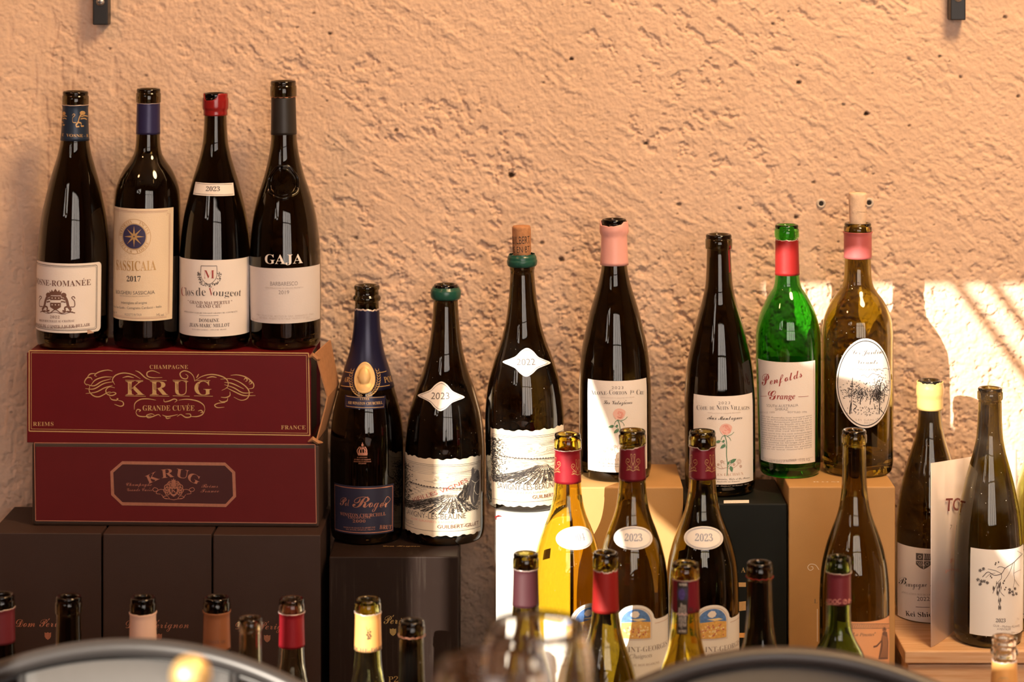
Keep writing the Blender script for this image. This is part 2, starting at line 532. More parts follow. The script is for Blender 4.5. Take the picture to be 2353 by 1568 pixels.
class Art:
    """flat print gathered in (u, w) metres on a surface and laid onto it as geometry"""
    def __init__(self, surf, base=0.0003, curved=True):
        self.S, self.base, self.curved = surf, base, curved
        self.items = {}
        self.mats = []
    def _mi(self, m):
        if m not in self.mats: self.mats.append(m)
        return self.mats.index(m)
    def raw(self, V, F, mat, lay=0):
        L = self.items.setdefault(lay, ([], [], []))
        o = len(L[0])
        L[0].extend(V)
        m = self._mi(mat)
        for f in F:
            ar = sum(V[f[i - 1]][0] * V[f[i]][1] - V[f[i]][0] * V[f[i - 1]][1] for i in range(len(f)))
            if ar < 0: f = tuple(reversed(f))
            L[1].append(tuple(i + o for i in f)); L[2].append(m)
    def upoly(self, pts, mat, lay=0):
        tris = tessellate_polygon([[Vector((p[0], p[1], 0)) for p in pts]])
        self.raw(list(pts), [tuple(t) for t in tris], mat, lay)
    def poly(self, pts, mat, lay=0): self.upoly([self.S.P(*p) for p in pts], mat, lay)
    def uline(self, U, w, mat, lay=0, closed=False):
        n = len(U)
        V, F = [], []
        for i in range(n):
            a = U[i - 1] if (closed or i > 0) else U[i]
            b = U[(i + 1) % n] if (closed or i < n - 1) else U[i]
            tx, ty = b[0] - a[0], b[1] - a[1]
            l = math.hypot(tx, ty) or 1
            ww = w[i] if isinstance(w, list) else w
            nx, ny = -ty / l * ww / 2, tx / l * ww / 2
            V += [(U[i][0] + nx, U[i][1] + ny), (U[i][0] - nx, U[i][1] - ny)]
        m = n if closed else n - 1
        for i in range(m):
            j = (i + 1) % n
            F.append((2 * i, 2 * i + 1, 2 * j + 1, 2 * j))
        self.raw(V, F, mat, lay)
    def line(self, pts, wpx, mat, lay=0, closed=False):
        w = [q * self.S.s for q in wpx] if isinstance(wpx, list) else wpx * self.S.s
        self.uline([self.S.P(*p) for p in pts], w, mat, lay, closed)
    def curve(self, pts, wpx, mat, lay=0, n=6, closed=False): self.line(smooth_path(pts, n, closed), wpx, mat, lay, closed)
    def ell(self, cx, cy, rx, ry, mat, lay=0, n=28): self.poly([(cx + rx * math.cos(2 * math.pi * k / n), cy + ry * math.sin(2 * math.pi * k / n)) for k in range(n)], mat, lay)
    def ring(self, cx, cy, rx, ry, w, mat, lay=0, n=40, a0=0, a1=360):
        full = abs(a1 - a0) >= 360
        N = n if full else n + 1
        self.line([(cx + rx * math.cos(math.radians(a0 + (a1 - a0) * k / n)), cy + ry * math.sin(math.radians(a0 + (a1 - a0) * k / n))) for k in range(N)], w, mat, lay, full)
    def box(self, x0, y0, x1, y1, w, mat, lay=0): 
        pts = []
        for a, b in (((x0, y0), (x1, y0)), ((x1, y0), (x1, y1)), ((x1, y1), (x0, y1)), ((x0, y1), (x0, y0))):
            self.line([(a[0] + (b[0] - a[0]) * t / 6, a[1] + (b[1] - a[1]) * t / 6) for t in range(7)], w, mat, lay)
    def text(self, s, xl, xr, yb, cap, mat, style='serif', lay=0, spacing=1.0, yr=None, uv=False):
        """s between pixel columns xl..xr on base line yb (px), cap height px; yr: base line at the right end"""
        V, F, asp = text_mesh(s, style, spacing)
        yr = yb if yr is None else yr
        a = xl if uv else self.S.P(xl, yb)
        b = xr if uv else self.S.P(xr, yr)
        if xr is None or (uv and b is None):
            b = (a[0] + asp * cap * self.S.s, a[1])
        c = cap * self.S.s
        ex, ey = b[0] - a[0], b[1] - a[1]
        l = math.hypot(ex, ey); nx, ny = -ey / l, ex / l
        self.raw([(a[0] + ex * x + nx * y * c, a[1] + ey * x + ny * y * c) for x, y in V], F, mat, lay)
    def ctext(self, s, xc, w, yb, cap, mat, style='serif', lay=0, spacing=1.0):
        """centred text; w in unrolled px"""
        a = self.S.P(xc, yb)
        h = w * self.S.s / 2
        self.text(s, (a[0] - h, a[1]), (a[0] + h, a[1]), yb, cap, mat, style, lay, spacing, uv=True)
    def arc_text(self, s, cx, cy, r, a_mid, a_span, cap, mat, style='serif', lay=0, flip=False, ysc=1.0):
        """letters one by one on an arc about (cx, cy); angles in degrees, 90 = top"""
        n = len(s)
        for i, ch in enumerate(s):
            if ch == ' ': continue
            t = (i / (n - 1) - 0.5) if n > 1 else 0
            a = math.radians(a_mid - t * a_span if not flip else a_mid + t * a_span)
            V, F, asp = text_mesh(ch, style)
            px, py = cx + r * math.cos(a), cy - r * math.sin(a) * ysc
            rot = a - math.pi / 2 if not flip else a + math.pi / 2
            U = []
            for x, y in V:
                lx, ly = (x - 0.5) * asp * cap, (y - 0.5) * cap
                U.append(self.S.P(px + lx * math.cos(rot) - ly * math.sin(rot), py - (lx * math.sin(rot) + ly * math.cos(rot))))
            self.raw(U, F, mat, lay)
    def build(self, name, parent, extra_mats=None, smooth=True):
        V, F, MI = [], [], []
        for lay, (v2, f2, m2) in sorted(self.items.items()):
            lift = self.base + lay * 0.00006
            st0 = self.S.step
            if st0:
                bm = bmesh.new()
                bv = [bm.verts.new((p[0], p[1], 0)) for p in v2]
                for f, m in zip(f2, m2):
                    try:
                        q = bm.faces.new([bv[i] for i in f]); q.material_index = m
                    except ValueError: pass
                if len(bm.verts):
                    for ax, on in ((0, True), (1, self.curved)):
                        if not on: continue
                        st = st0 if ax == 0 else self.S.wstep
                        lo = min(v.co[ax] for v in bm.verts); hi = max(v.co[ax] for v in bm.verts)
                        k = math.ceil(lo / st) 
                        while k * st < hi:
                            co = [0, 0, 0]; co[ax] = k * st
                            no = [0, 0, 0]; no[ax] = 1
                            es = [e for e in bm.edges if (e.verts[0].co[ax] - k * st) * (e.verts[1].co[ax] - k * st) < 0]
                            if es:
                                gf = list(set(f for e in es for f in e.link_faces))
                                ge = list(set(e for f in gf for e in f.edges))
                                gv = list(set(v for f in gf for v in f.verts))
                                bmesh.ops.bisect_plane(bm, geom=gv + ge + gf, dist=1e-9, plane_co=co, plane_no=no)
                            k += 1
                bm.verts.index_update()
                o = len(V)
                for v in bm.verts: V.append(self.S.to3(v.co.x, v.co.y, lift))
                for f in bm.faces:
                    F.append(tuple(v.index + o for v in f.verts)); MI.append(f.material_index)
                bm.free()
            else:
                o = len(V)
                V += [self.S.to3(p[0], p[1], lift) for p in v2]
                F += [tuple(i + o for i in f) for f in f2]; MI += m2
        return mesh_obj(name, V, F, self.mats, parent, smooth, MI)
# ---------------------------------------------------------------- heights of the things that carry others
LEDGE = ZC - 0.98
Z_DP = PZ(1228, 2.645)            # top of the three dark champagne boxes
Z_KRUG_LOW = PZ(1014, 2.69)       # top of lower red box
Z_KRUG_TOP = PZ(808, 2.69)        # top of upper red box
Z_BLACK = PZ(1280, 2.635)
Z_WHITE = PZ(1187, 2.62)
Z_KRAFT_A = PZ(1120, 2.63)
Z_GREENBLACK = PZ(1158, 2.62)
Z_KRAFT_B = PZ(1119, 2.62)
Z_CRATE = ZC - 0.780              # pine crate on the right
Z_STEP = ZC - 0.8325              # crate under the third row (below the frame)
Z_BOARD = ZC - 0.928              # board under the nearest right hand row (below the frame)
WALL_D = DW

# ---------------------------------------------------------------- back wall: rough trowelled plaster
def vnoise(X, Z, seed):
    rng = np.random.RandomState(seed)
    T = rng.rand(257, 257).astype(np.float32)
    xi = np.floor(X).astype(int); zi = np.floor(Z).astype(int)
    fx = (X - xi).astype(np.float32); fz = (Z - zi).astype(np.float32)
    fx = fx * fx * (3 - 2 * fx); fz = fz * fz * (3 - 2 * fz)
    a = T[xi % 256, zi % 256]; b = T[(xi + 1) % 256, zi % 256]
    c = T[xi % 256, (zi + 1) % 256]; d = T[(xi + 1) % 256, (zi + 1) % 256]
    return (a * (1 - fx) + b * fx) * (1 - fz) + (c * (1 - fx) + d * fx) * fz

def fbm(X, Z, seed, n=4, g=0.5):
    s, a, t = 0, 1.0, 0
    for i in range(n):
        s = s + a * vnoise(X * 2 ** i + 13.7 * i, Z * 2 ** i + 7.1 * i, seed + i)
        t += a; a *= g
    return s / t

def sstep(a, b, x):
    t = np.clip((x - a) / (b - a), 0, 1)
    return t * t * (3 - 2 * t)

def build_wall():
    st = 0.00118
    xs = np.concatenate([np.linspace(-2.75, -0.66, 12)[:-1], np.arange(-0.66, 0.66, st), np.linspace(0.66, 2.75, 12)])
    z0, z1 = PZ(1580, WALL_D), PZ(-60, WALL_D)
    zs = np.concatenate([np.linspace(0, z0, 14)[:-1], np.arange(z0, z1, st), np.linspace(z1, 3.0, 10)])
    X, Z = np.meshgrid(xs, zs, indexing='ij')
    xp = CXP + X * FPX / DW; yp = YH + (ZC - Z) * FPX / DW      # where the plaster changes character, along the wall
    ca, sa = math.cos(math.radians(-36)), math.sin(math.radians(-36))
    # warp the trowel direction slightly
    wx = X + 0.02 * (fbm(X * 9, Z * 9, 90, 2) - 0.5); wz = Z + 0.02 * (fbm(X * 9 + 40, Z * 9, 95, 2) - 0.5)
    U = wx * ca + wz * sa; W = -wx * sa + wz * ca
    U, W = U + 7, W + 7
    big = (fbm(X * 4 + 50, Z * 4 + 50, 1, 2) - 0.5) * 0.008
    patch = sstep(0.48, 0.68, fbm(U * 8, W * 19, 20, 4))        # rough strokes against smooth trowelled areas
    rough = fbm(U * 110, W * 190, 30, 4, 0.68)
    grain = fbm(X * 330 + 9, Z * 330 + 9, 50, 2, 0.6)
    mid = fbm(X * 120 + U * 40 + 3, Z * 150 + 3, 60, 4, 0.68)
    left = 1 - (1 - sstep(420, 800, xp)) * 0.55                 # smoother plaster on the left
    low = sstep(480, 760, yp)                                   # stippled plaster lower down
    chip = sstep(0.535, 0.60, fbm(U * 95 + 5, W * 150 + 5, 40, 3, 0.6))            # torn scabs with sharp edges
    streak = sstep(0.56, 0.66, fbm(U * 26, W * 120, 45, 3, 0.6))                    # drag marks of the trowel
    area = sstep(0.40, 0.62, fbm(U * 11 + 3, W * 26 + 3, 47, 3))
    H = big + patch * left * ((rough - 0.5) * 0.0034 + chip * 0.0006)
    H += area * left * streak * 0.0009
    H += (1 - patch) * (rough - 0.5) * 0.0012
    H += (mid - 0.5) * (0.0009 + 0.0019 * low) + (grain - 0.5) * 0.0012
    dig = sstep(0.60, 0.68, fbm(U * 70, W * 88, 70, 4, 0.62)) * sstep(0.44, 0.56, fbm(U * 9, W * 12, 75, 2))
    H -= dig * 0.0026 * left
    dig2 = sstep(0.61, 0.67, fbm(X * 130 + 31, Z * 130 + 31, 78, 3, 0.6))
    H -= dig2 * (0.0008 + 0.0016 * low) * left
    # vertical scratches, far left
    vl = (1 - sstep(140, 520, xp)) * sstep(0.60, 0.72, fbm(X * 85, Z * 16, 80, 3))
    H -= vl * 0.0016
    # the wall turns a little towards the room at the far left
    H += (1 - sstep(-40, 150, xp)) * 0.018
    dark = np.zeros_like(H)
    rng = random.Random(3)
    pits = [(1175, 404, 9, 7), (1313, 136, 6, 4), (1992, 262, 7, 5), (1290, 598, 8, 4), (1832, 150, 4, 3), (1938, 241, 5, 3),
            (2340, 222, 5, 3), (2208, 178, 5, 3), (2310, 40, 6, 3), (757, 78, 5, 4), (1316, 578, 4, 3), (1245, 560, 6, 3),
            (1776, 55, 5, 3), (1836, 190, 7, 4), (1485, 330, 6, 4), (335, 175, 4, 2), (818, 548, 6, 3), (910, 300, 6, 3),
            (1870, 420, 5, 3), (1700, 480, 4, 3), (1830, 500, 6, 4), (2090, 290, 4, 3), (2160, 130, 5, 3), (1560, 470, 6, 3)]
    for _ in range(150):
        pits.append((rng.uniform(20, 2340), rng.uniform(0, 1000) , rng.uniform(1.6, 4.2), rng.uniform(1.0, 2.6)))
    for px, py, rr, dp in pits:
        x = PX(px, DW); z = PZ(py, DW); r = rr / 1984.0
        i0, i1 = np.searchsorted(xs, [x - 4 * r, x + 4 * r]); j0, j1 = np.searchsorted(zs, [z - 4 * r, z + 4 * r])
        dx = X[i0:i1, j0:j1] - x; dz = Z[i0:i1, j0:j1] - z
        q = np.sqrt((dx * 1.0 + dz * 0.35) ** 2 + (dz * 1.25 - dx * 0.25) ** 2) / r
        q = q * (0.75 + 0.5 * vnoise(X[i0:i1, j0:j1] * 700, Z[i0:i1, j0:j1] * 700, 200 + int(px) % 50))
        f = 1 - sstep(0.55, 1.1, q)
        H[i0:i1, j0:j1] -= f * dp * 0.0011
        dark[i0:i1, j0:j1] = np.maximum(dark[i0:i1, j0:j1], f * min(1, dp / 4.5))  # shade inside the pits, painted into the wall colour
    edge = sstep(0.66, 0.60, np.abs(X)) if False else 1.0
    nx, nz = H.shape
    co = np.empty((nx * nz, 3), np.float32)
    co[:, 0] = X.ravel(); co[:, 1] = -H.ravel(); co[:, 2] = Z.ravel()
    idx = np.arange(nx * nz).reshape(nx, nz)
    q = np.stack([idx[:-1, :-1], idx[1:, :-1], idx[1:, 1:], idx[:-1, 1:]], -1).reshape(-1, 4)
    global wall_y
    def wall_y(x, z): return -float(H[np.searchsorted(xs, x), np.searchsorted(zs, z)])
    me = bpy.data.meshes.new('wall_back')
    me.vertices.add(len(co)); me.vertices.foreach_set('co', co.ravel())
    me.loops.add(q.size); me.loops.foreach_set('vertex_index', q.ravel().astype(np.int32))
    me.polygons.add(len(q))
    me.polygons.foreach_set('loop_start', np.arange(0, q.size, 4, dtype=np.int32))
    me.polygons.foreach_set('loop_total', np.full(len(q), 4, np.int32))
    me.polygons.foreach_set('use_smooth', np.ones(len(q), bool))
    at = me.attributes.new('pit_shade', 'FLOAT', 'POINT')
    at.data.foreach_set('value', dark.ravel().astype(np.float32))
    me.update(calc_edges=True)
    m, N, L, b = node_mat('plaster')
    tc = N.new('ShaderNodeTexCoord')
    n1 = N.new('ShaderNodeTexNoise'); n1.inputs['Scale'].default_value = 5; n1.inputs['Detail'].default_value = 8
    L.new(tc.outputs['Object'], n1.inputs['Vector'])
    cr = N.new('ShaderNodeValToRGB')
    cr.color_ramp.elements[0].position = 0.30; cr.color_ramp.elements[0].color = (0.645, 0.46, 0.335, 1)
    cr.color_ramp.elements[1].position = 0.70; cr.color_ramp.elements[1].color = (0.715, 0.515, 0.385, 1)
    L.new(n1.outputs['Fac'], cr.inputs[0])
    aa = N.new('ShaderNodeAttribute'); aa.attribute_name = 'pit_shade'
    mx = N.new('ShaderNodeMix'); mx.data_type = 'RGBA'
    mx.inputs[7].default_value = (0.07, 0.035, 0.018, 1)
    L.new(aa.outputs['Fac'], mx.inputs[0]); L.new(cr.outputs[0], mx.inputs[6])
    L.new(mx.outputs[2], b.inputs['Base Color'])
    b.inputs['Roughness'].default_value = 0.85
    b.inputs['Specular IOR Level'].default_value = 0.25
    n2 = N.new('ShaderNodeTexNoise'); n2.inputs['Scale'].default_value = 420; n2.inputs['Detail'].default_value = 4
    L.new(tc.outputs['Object'], n2.inputs['Vector'])
    bp = N.new('ShaderNodeBump'); bp.inputs['Strength'].default_value = 0.35; bp.inputs['Distance'].default_value = 0.0012
    L.new(n2.outputs['Fac'], bp.inputs['Height']); L.new(bp.outputs[0], b.inputs['Normal'])
    me.materials.append(m)
    o = bpy.data.objects.new('wall_back', me)
    COL.objects.link(o)
    tag(o, kind='structure')
    return o
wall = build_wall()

# ---------------------------------------------------------------- the room around the wall (behind and beside the camera)
def struct_box(name, mat, *boxes):
    bm = bmesh.new()
    for b in boxes: add_box(bm, *b)
    return tag(bm_obj(name, bm, mat), kind='structure')
YF = -3.30
struct_box('floor', 'floor_wood', (-2.8, 2.8, YF - 0.1, 0.0, -0.06, 0.0))
struct_box('ceiling', 'ceiling_paint', (-2.8, 2.8, YF - 0.1, 0.06, 3.0, 3.06))
struct_box('wall_left', 'wall_paint', (-2.86, -2.76, YF - 0.1, 0.06, 0.0, 3.0))
struct_box('wall_right', 'wall_paint', (2.76, 2.86, YF - 0.1, 0.06, 0.0, 3.0))
# street wall: an unseen high opening on the left, shaped to cast the sun patches, a shop window behind the camera
def toF(X, Y, e=3.30):
    """a point given on the back wall (photo pixels) carried back along the sun to the street wall"""
    U = (X - CXP) * DW / FPX; V = ZC - (Y - YH) * DW / FPX
    return (U - SUN_AX * e, V + SUN_AZ * e)
TX0, TX1 = toF(1188, 640, 3.36)[0], toF(3100, 640)[0]
TZ0, TZ1 = toF(1150, 1850)[1], toF(1150, 654, 3.36)[1]
WX0, WX1, WZ0, WZ1 = -0.38, 1.40, 0.75, 2.35
# small unseen pane added so that sun reaches the knob and glasses
SX0, SX1, SZ0 = toF(2260, 0)[0], toF(2880, 0)[0], toF(0, 2040)[1]
struct_box('wall_front', 'wall_paint',
           (-2.8, TX0, YF - 0.06, YF, 0, 3.0), (TX0, TX1, YF - 0.06, YF, TZ1, 3.0), (TX0, SX0, YF - 0.06, YF, 0, TZ0), (SX0, SX1, YF - 0.06, YF, 0, SZ0), (SX1, TX1, YF - 0.06, YF, 0, TZ0),
           (TX1, WX0, YF - 0.06, YF, 0, 3.0), (WX0, WX1, YF - 0.06, YF, WZ1, 3.0), (WX0, WX1, YF - 0.06, YF, 0, WZ0),
           (WX1, 2.8, YF - 0.06, YF, 0, 3.0))
w1 = struct_box('window_1', 'metal_black', (WX0, WX0 + .05, YF - .05, YF, WZ0, WZ1), (WX1 - .05, WX1, YF - .05, YF, WZ0, WZ1),
           (WX0 + .05, WX1 - .05, YF - .05, YF, WZ1 - .05, WZ1), (WX0 + .05, WX1 - .05, YF - .05, YF, WZ0, WZ0 + .05),
           *[(q, q + .05, YF - .05, YF, WZ0 + .05, WZ1 - .05) for q in (0.18, 0.56, 0.97)], (WX0 + .05, WX1 - .05, YF - .05, YF, 1.72, 1.76))
# transom: unseen mullion and low panel, sized to cut the sun into strips
xm0, xm1 = toF(1260, 0)[0], toF(1302, 0)[0]
zt = toF(0, 855, 3.33)[1]
struct_box('sun_shaping_window', 'metal_black', (xm0, xm1, YF - 0.04, YF, TZ0, TZ1), (TX0, xm0, YF - 0.03, YF - 0.01, zt, TZ1),
           (xm1, toF(1716, 0)[0], YF - 0.03, YF - 0.01, zt, TZ1))
# unseen slanting rods added to streak the sun patch on the wall
VF = []
for q in range(4):
    a_, c_ = toF(2130 + 82 * q, 560, 3.395), toF(2130 + 82 * q + 330, 1000, 3.395)
    VF.append(tube([(a_[0], YF - .095, a_[1]), (c_[0], YF - .095, c_[1])], 0.0065, 8))
tag(mesh_obj('sun_streak_rod_1', *merge(*VF), 'metal_black'), kind='structure')
# unseen sloping panel added to block the sun between the lit areas
pts = [(1500, 855), (1528, 900), (1562, 968), (1648, 1156), (1735, 1270), (1845, 1362), (1955, 1581), (2025, 1690), (2090, 1850), (3100, 1850), (3100, 1690), (2720, 1690), (2530, 1400), (2330, 1090),
       (2240, 1010), (2160, 965), (2090, 945), (2020, 925), (1880, 790), (1716, 640), (1600, 640)]
P2 = [toF(*p, 3.3625) for p in pts]
tr = tessellate_polygon([[Vector((p[0], p[1], 0)) for p in P2]])
n = len(P2)
V = [(p[0], YF - 0.05, p[1]) for p in P2] + [(p[0], YF - 0.075, p[1]) for p in P2]
F = [tuple(t) for t in tr] + [tuple(i + n for i in t) for t in tr] + [(i, (i + 1) % n, (i + 1) % n + n, i + n) for i in range(n)]
aw = mesh_obj('sun_blocker', V, F, 'blocker_tan')
tag(aw, 'unseen sloping panel added behind the viewer to block part of the sun', 'shade')

# ---------------------------------------------------------------- ledge and hidden supports
bm = bmesh.new(); add_box(bm, -1.3, 1.3, -0.60, 0.0 - 0.022, LEDGE - 0.04, LEDGE, 0.004)
ledge = bm_obj('wall_ledge', bm, 'ledge_wood')
for i in range(5):
    bm = bmesh.new(); add_box(bm, -1.25 + i * 0.61, -1.19 + i * 0.61, -0.56, -0.03, 0.0, LEDGE - 0.04, 0.003)
    bm_obj('leg', bm, 'ledge_wood', ledge)
tag(ledge, 'long dark wooden ledge along the plaster wall carrying boxes and bottles', 'ledge')

def crate(name, label, x0, x1, y0, y1, z0, z1, lid_over=0.004, lid_t=0.010):
    """wooden wine crate: planked front, sides, back, bottom and a lid"""
    root = empty(name, ((x0 + x1) / 2, (y0 + y1) / 2, z0))
    tag(root, label, 'crate')
    cx_, cy_ = (x0 + x1) / 2, (y0 + y1) / 2
    h = z1 - z0
    def part(nm, a, b, c, d, e, f, bev=0.0015):
        bm = bmesh.new(); add_box(bm, a - cx_, b - cx_, c - cy_, d - cy_, e, f, bev)
        return bm_obj(nm, bm, 'pine', root)
    t = 0.009; zl = h - lid_t
    part('lid', x0 - lid_over, x1 + lid_over, y0 - lid_over, y1, zl, h)
    gap = 0.0022
    k = max(1, round(zl / 0.09))
    for i in range(k):
        a = zl * i / k + (gap if i else 0); b = zl * (i + 1) / k - gap
        part('front_plank', x0, x1, y0, y0 + t, a, b)
    part('side_panel', x0, x0 + t, y0 + t, y1 - t, 0, zl - gap)
    part('side_panel', x1 - t, x1, y0 + t, y1 - t, 0, zl - gap)
    part('back_panel', x0, x1, y1 - t, y1, 0, zl - gap)
    part('bottom_panel', x0 + t, x1 - t, y0 + t, y1 - t, 0, 0.008)
    return root
crate('wine_crate', 'pale pine wine crate at the right end carrying the branch label bottle', PX(2088, 2.578), PX(2088, 2.578) + 0.33, PY(2.582), PY(2.765), LEDGE, Z_CRATE, 0.004, 0.0135)
crate('wine_crate', 'low pine crate hidden under the row of maroon capped bottles', PX(1195, 2.5), PX(2065, 2.5), PY(2.452), PY(2.574), LEDGE, Z_STEP)
bm = bmesh.new(); add_box(bm, PX(1140, 2.4), PX(2040, 2.4), PY(2.29), PY(2.444), LEDGE, Z_BOARD, 0.003)
tag(bm_obj('plank_step', bm, 'ledge_wood'), 'thick dark plank hidden under the nearest right hand bottles', 'plank')

# ---------------------------------------------------------------- boxes
def card_box(name, label, xl, xr, d, z0, z1, depth, mat, yaw=0.0, lid=None, bevel=0.0012, cat='box', inset_top=True):
    """upright or lying carton; xl..xr pixel columns of the front face at distance d"""
    w = (PX(xr, d) - PX(xl, d)) / math.cos(math.radians(yaw))
    root = empty(name, (PX(xl, d), PY(d), z0), (0, 0, math.radians(-yaw)))
    tag(root, label, cat)
    h = z1 - z0
    bm = bmesh.new()
    add_box(bm, 0, w, 0, depth, 0, h if lid is None else h - lid, bevel)
    bm_obj('body', bm, mat, root)
    if lid is not None:
        bm = bmesh.new(); add_box(bm, 0, w, 0, depth, h - lid + 0.0006, h, bevel)
        bm_obj('lid', bm, mat, root)
    bpy.context.view_layer.update()
    M = root.matrix_world.copy()
    front = Flat(M, (0, -0.0, 0), (1, 0, 0), (0, 0, 1))
    top = Flat(M, (0, 0, h), (1, 0, 0), (0, 1, 0))
    return root, front, top, w, h

# three dark champagne cartons
def dom(art, x0, x1, yb, cap, mat, shield):
    s = 'Dom Pérignon'
    art.text(s, x0, x1, yb, cap, mat, 'script')
    cx_, cy_, r = shield
    art.poly([(cx_ - r, cy_ - r * 1.1), (cx_ - r * .5, cy_ - r * .9), (cx_, cy_ - r * 1.15), (cx_ + r * .5, cy_ - r * .9), (cx_ + r, cy_ - r * 1.1),
              (cx_ + r * .98, cy_ + r * .2), (cx_ + r * .6, cy_ + r * .8), (cx_, cy_ + r * 1.2), (cx_ - r * .6, cy_ + r * .8), (cx_ - r * .98, cy_ + r * .2)], mat)
dpl = ['dark brown champagne carton with copper script at the far left, under the red boxes',
       'dark brown champagne carton with copper script, middle one of three under the red boxes',
       'dark brown champagne carton with copper script, right one of three under the red boxes']
for i, (xl, xr, d, t0, t1, sh) in enumerate([(-22, 233.5, 2.651, 37, 182, (110, 1462, 7.5)), (236.5, 486.5, 2.647, 289, 434, (365, 1465, 7.5)), (489.5, 737, 2.643, 541, 686, (614, 1468, 7.5))]):
    r, fr, tp, w, h = card_box('champagne_carton', dpl[i], xl, xr, d, LEDGE, Z_DP, 0.118, 'card_black_brown', 0.9)
    r['group'] = 'dark champagne cartons'
    a = Art(fr, 0.0002)
    dom(a, t0, t1, 1441 + 3 * i, 19, 'foil_copper', sh)
    a.build('lettering', r, smooth=False)

# lower red box, lying, dark brown edges round a red face
YAW = 1.6
r, fr, tp, w, h = card_box('red_gift_box', 'dark red gift box with copper octagon badge, lying under the upper red box', 73, 735, 2.682, Z_DP, Z_KRUG_LOW, 0.096, 'card_brown', YAW, bevel=0.003)
bm = bmesh.new(); add_box(bm, 0.0045, w - 0.0038, -0.0008, 0.001, 0.005, h - 0.0045, 0.0003)
bm_obj('face_panel', bm, 'card_red_matte', r)
fr = Flat(r.matrix_world.copy(), (0, -0.0009, 0), (1, 0, 0), (0, 0, 1))
a = Art(fr, 0.00015)
a.line([(79, 1018), (724, 1022)], 2.2, 'foil_copper'); a.line([(724, 1022), (727, 1203)], 2.0, 'foil_copper')
a.line([(727, 1203), (82, 1197)], 2.0, 'foil_copper'); a.line([(82, 1197), (79, 1018)], 2.0, 'foil_copper')
O8 = [(281, 1064), (517, 1067), (537, 1086), (539, 1141), (519, 1162), (281, 1158), (259, 1137), (257, 1085)]
a.poly(O8, 'card_red_panel')
a.line(O8, 7.5, 'foil_copper', 1, True)
O8b = [(283, 1068), (515, 1071), (533, 1088), (535, 1139), (517, 1158), (283, 1154), (263, 1135), (261, 1087)]
a.line(O8b, 1.0, 'card_red_panel', 2, True)
for ch, x, y, rot in (('K', 350, 1098, 24), ('R', 385, 1088, 6), ('U', 419, 1089, -9), ('G', 446, 1100, -25)):
    V, F, asp = text_mesh(ch, 'serif')
    for dx, dy, m_, lay, sc in ((0, 0, 'foil_copper', 1, 1.0),):
        ca, sa = math.cos(math.radians(rot)), math.sin(math.radians(rot))
        U = []
        for px_, py_ in V:
            lx, ly = (px_ - .5) * 29 * sc, (py_ - .5) * 20 * sc
            U.append(fr.P(x + lx * ca - ly * -sa * -1, y - (lx * sa + ly * ca)))
        a.raw(U, F, m_, lay)
a.text('Champagne', 290, 349, 1117, 8, 'foil_copper', 'sthin', 1); a.text('Grande Cuvée', 292, 350, 1129, 7.5, 'foil_copper', 'sthin', 1)
a.text('Reims', 463, 501, 1121, 9, 'foil_copper', 'sthin', 1); a.text('France', 461, 503, 1132, 8.5, 'foil_copper', 'sthin', 1)
def crest_mantle(a, cx_, cy_, s, m):
    for sg in (-1, 1):
        for k, (dx, dy, rr) in enumerate([(10, -9, 5.5), (15, -4, 6), (17, 3, 5.5), (14, 9, 5), (8, -13, 4.5)]):
            a.ring(cx_ + sg * dx * s, cy_ + dy * s, rr * s, rr * s, 1.9 * s, m, 1, 16)
            a.ell(cx_ + sg * dx * s, cy_ + dy * s, rr * .45 * s, rr * .45 * s, m, 1, 10)
        a.curve([(cx_ + sg * 20 * s, cy_ + 3 * s), (cx_ + sg * 30 * s, cy_ + 1 * s), (cx_ + sg * 42 * s, cy_ + 6 * s), (cx_ + sg * 48 * s, cy_ + 2 * s), (cx_ + sg * 44 * s, cy_ - 3 * s), (cx_ + sg * 36 * s, cy_ + 1 * s), (cx_ + sg * 40 * s, cy_ + 10 * s), (cx_ + sg * 30 * s, cy_ + 12 * s)], 1.3 * s, m, 1)
        a.curve([(cx_ + sg * 28 * s, cy_ + 13 * s), (cx_ + sg * 20 * s, cy_ + 22 * s), (cx_ + sg * 10 * s, cy_ + 22 * s), (cx_ + sg * 16 * s, cy_ + 16 * s), (cx_ + sg * 24 * s, cy_ + 20 * s), (cx_, cy_ + 25 * s)], 1.3 * s, m, 1)
    a.poly([(cx_ - 4 * s, cy_ - 15 * s), (cx_ - 5 * s, cy_ - 22 * s), (cx_ - 2 * s, cy_ - 20 * s), (cx_, cy_ - 25 * s), (cx_ + 2 * s, cy_ - 20 * s), (cx_ + 5 * s, cy_ - 22 * s), (cx_ + 4 * s, cy_ - 15 * s)], m, 1)
    a.ell(cx_, cy_ - 10 * s, 6 * s, 6 * s, m, 1)
    sh = [(cx_ - 11 * s, cy_ - 4 * s), (cx_ + 11 * s, cy_ - 4 * s), (cx_ + 11 * s, cy_ + 7 * s), (cx_ + 6 * s, cy_ + 14 * s), (cx_, cy_ + 18 * s), (cx_ - 6 * s, cy_ + 14 * s), (cx_ - 11 * s, cy_ + 7 * s)]
    a.poly(sh, m, 2)
    a.poly([(cx_ + (x - cx_) * .68, cy_ + 4 * s + (y - cy_ - 4 * s) * .62) for x, y in sh], 'card_red_panel', 3)
crest_mantle(a, 399, 1124, 1.0, 'foil_copper')
a.text('K', 393, 405, 1132, 9, 'foil_copper', 'serif', 4)
a.build('lettering', r, smooth=False)

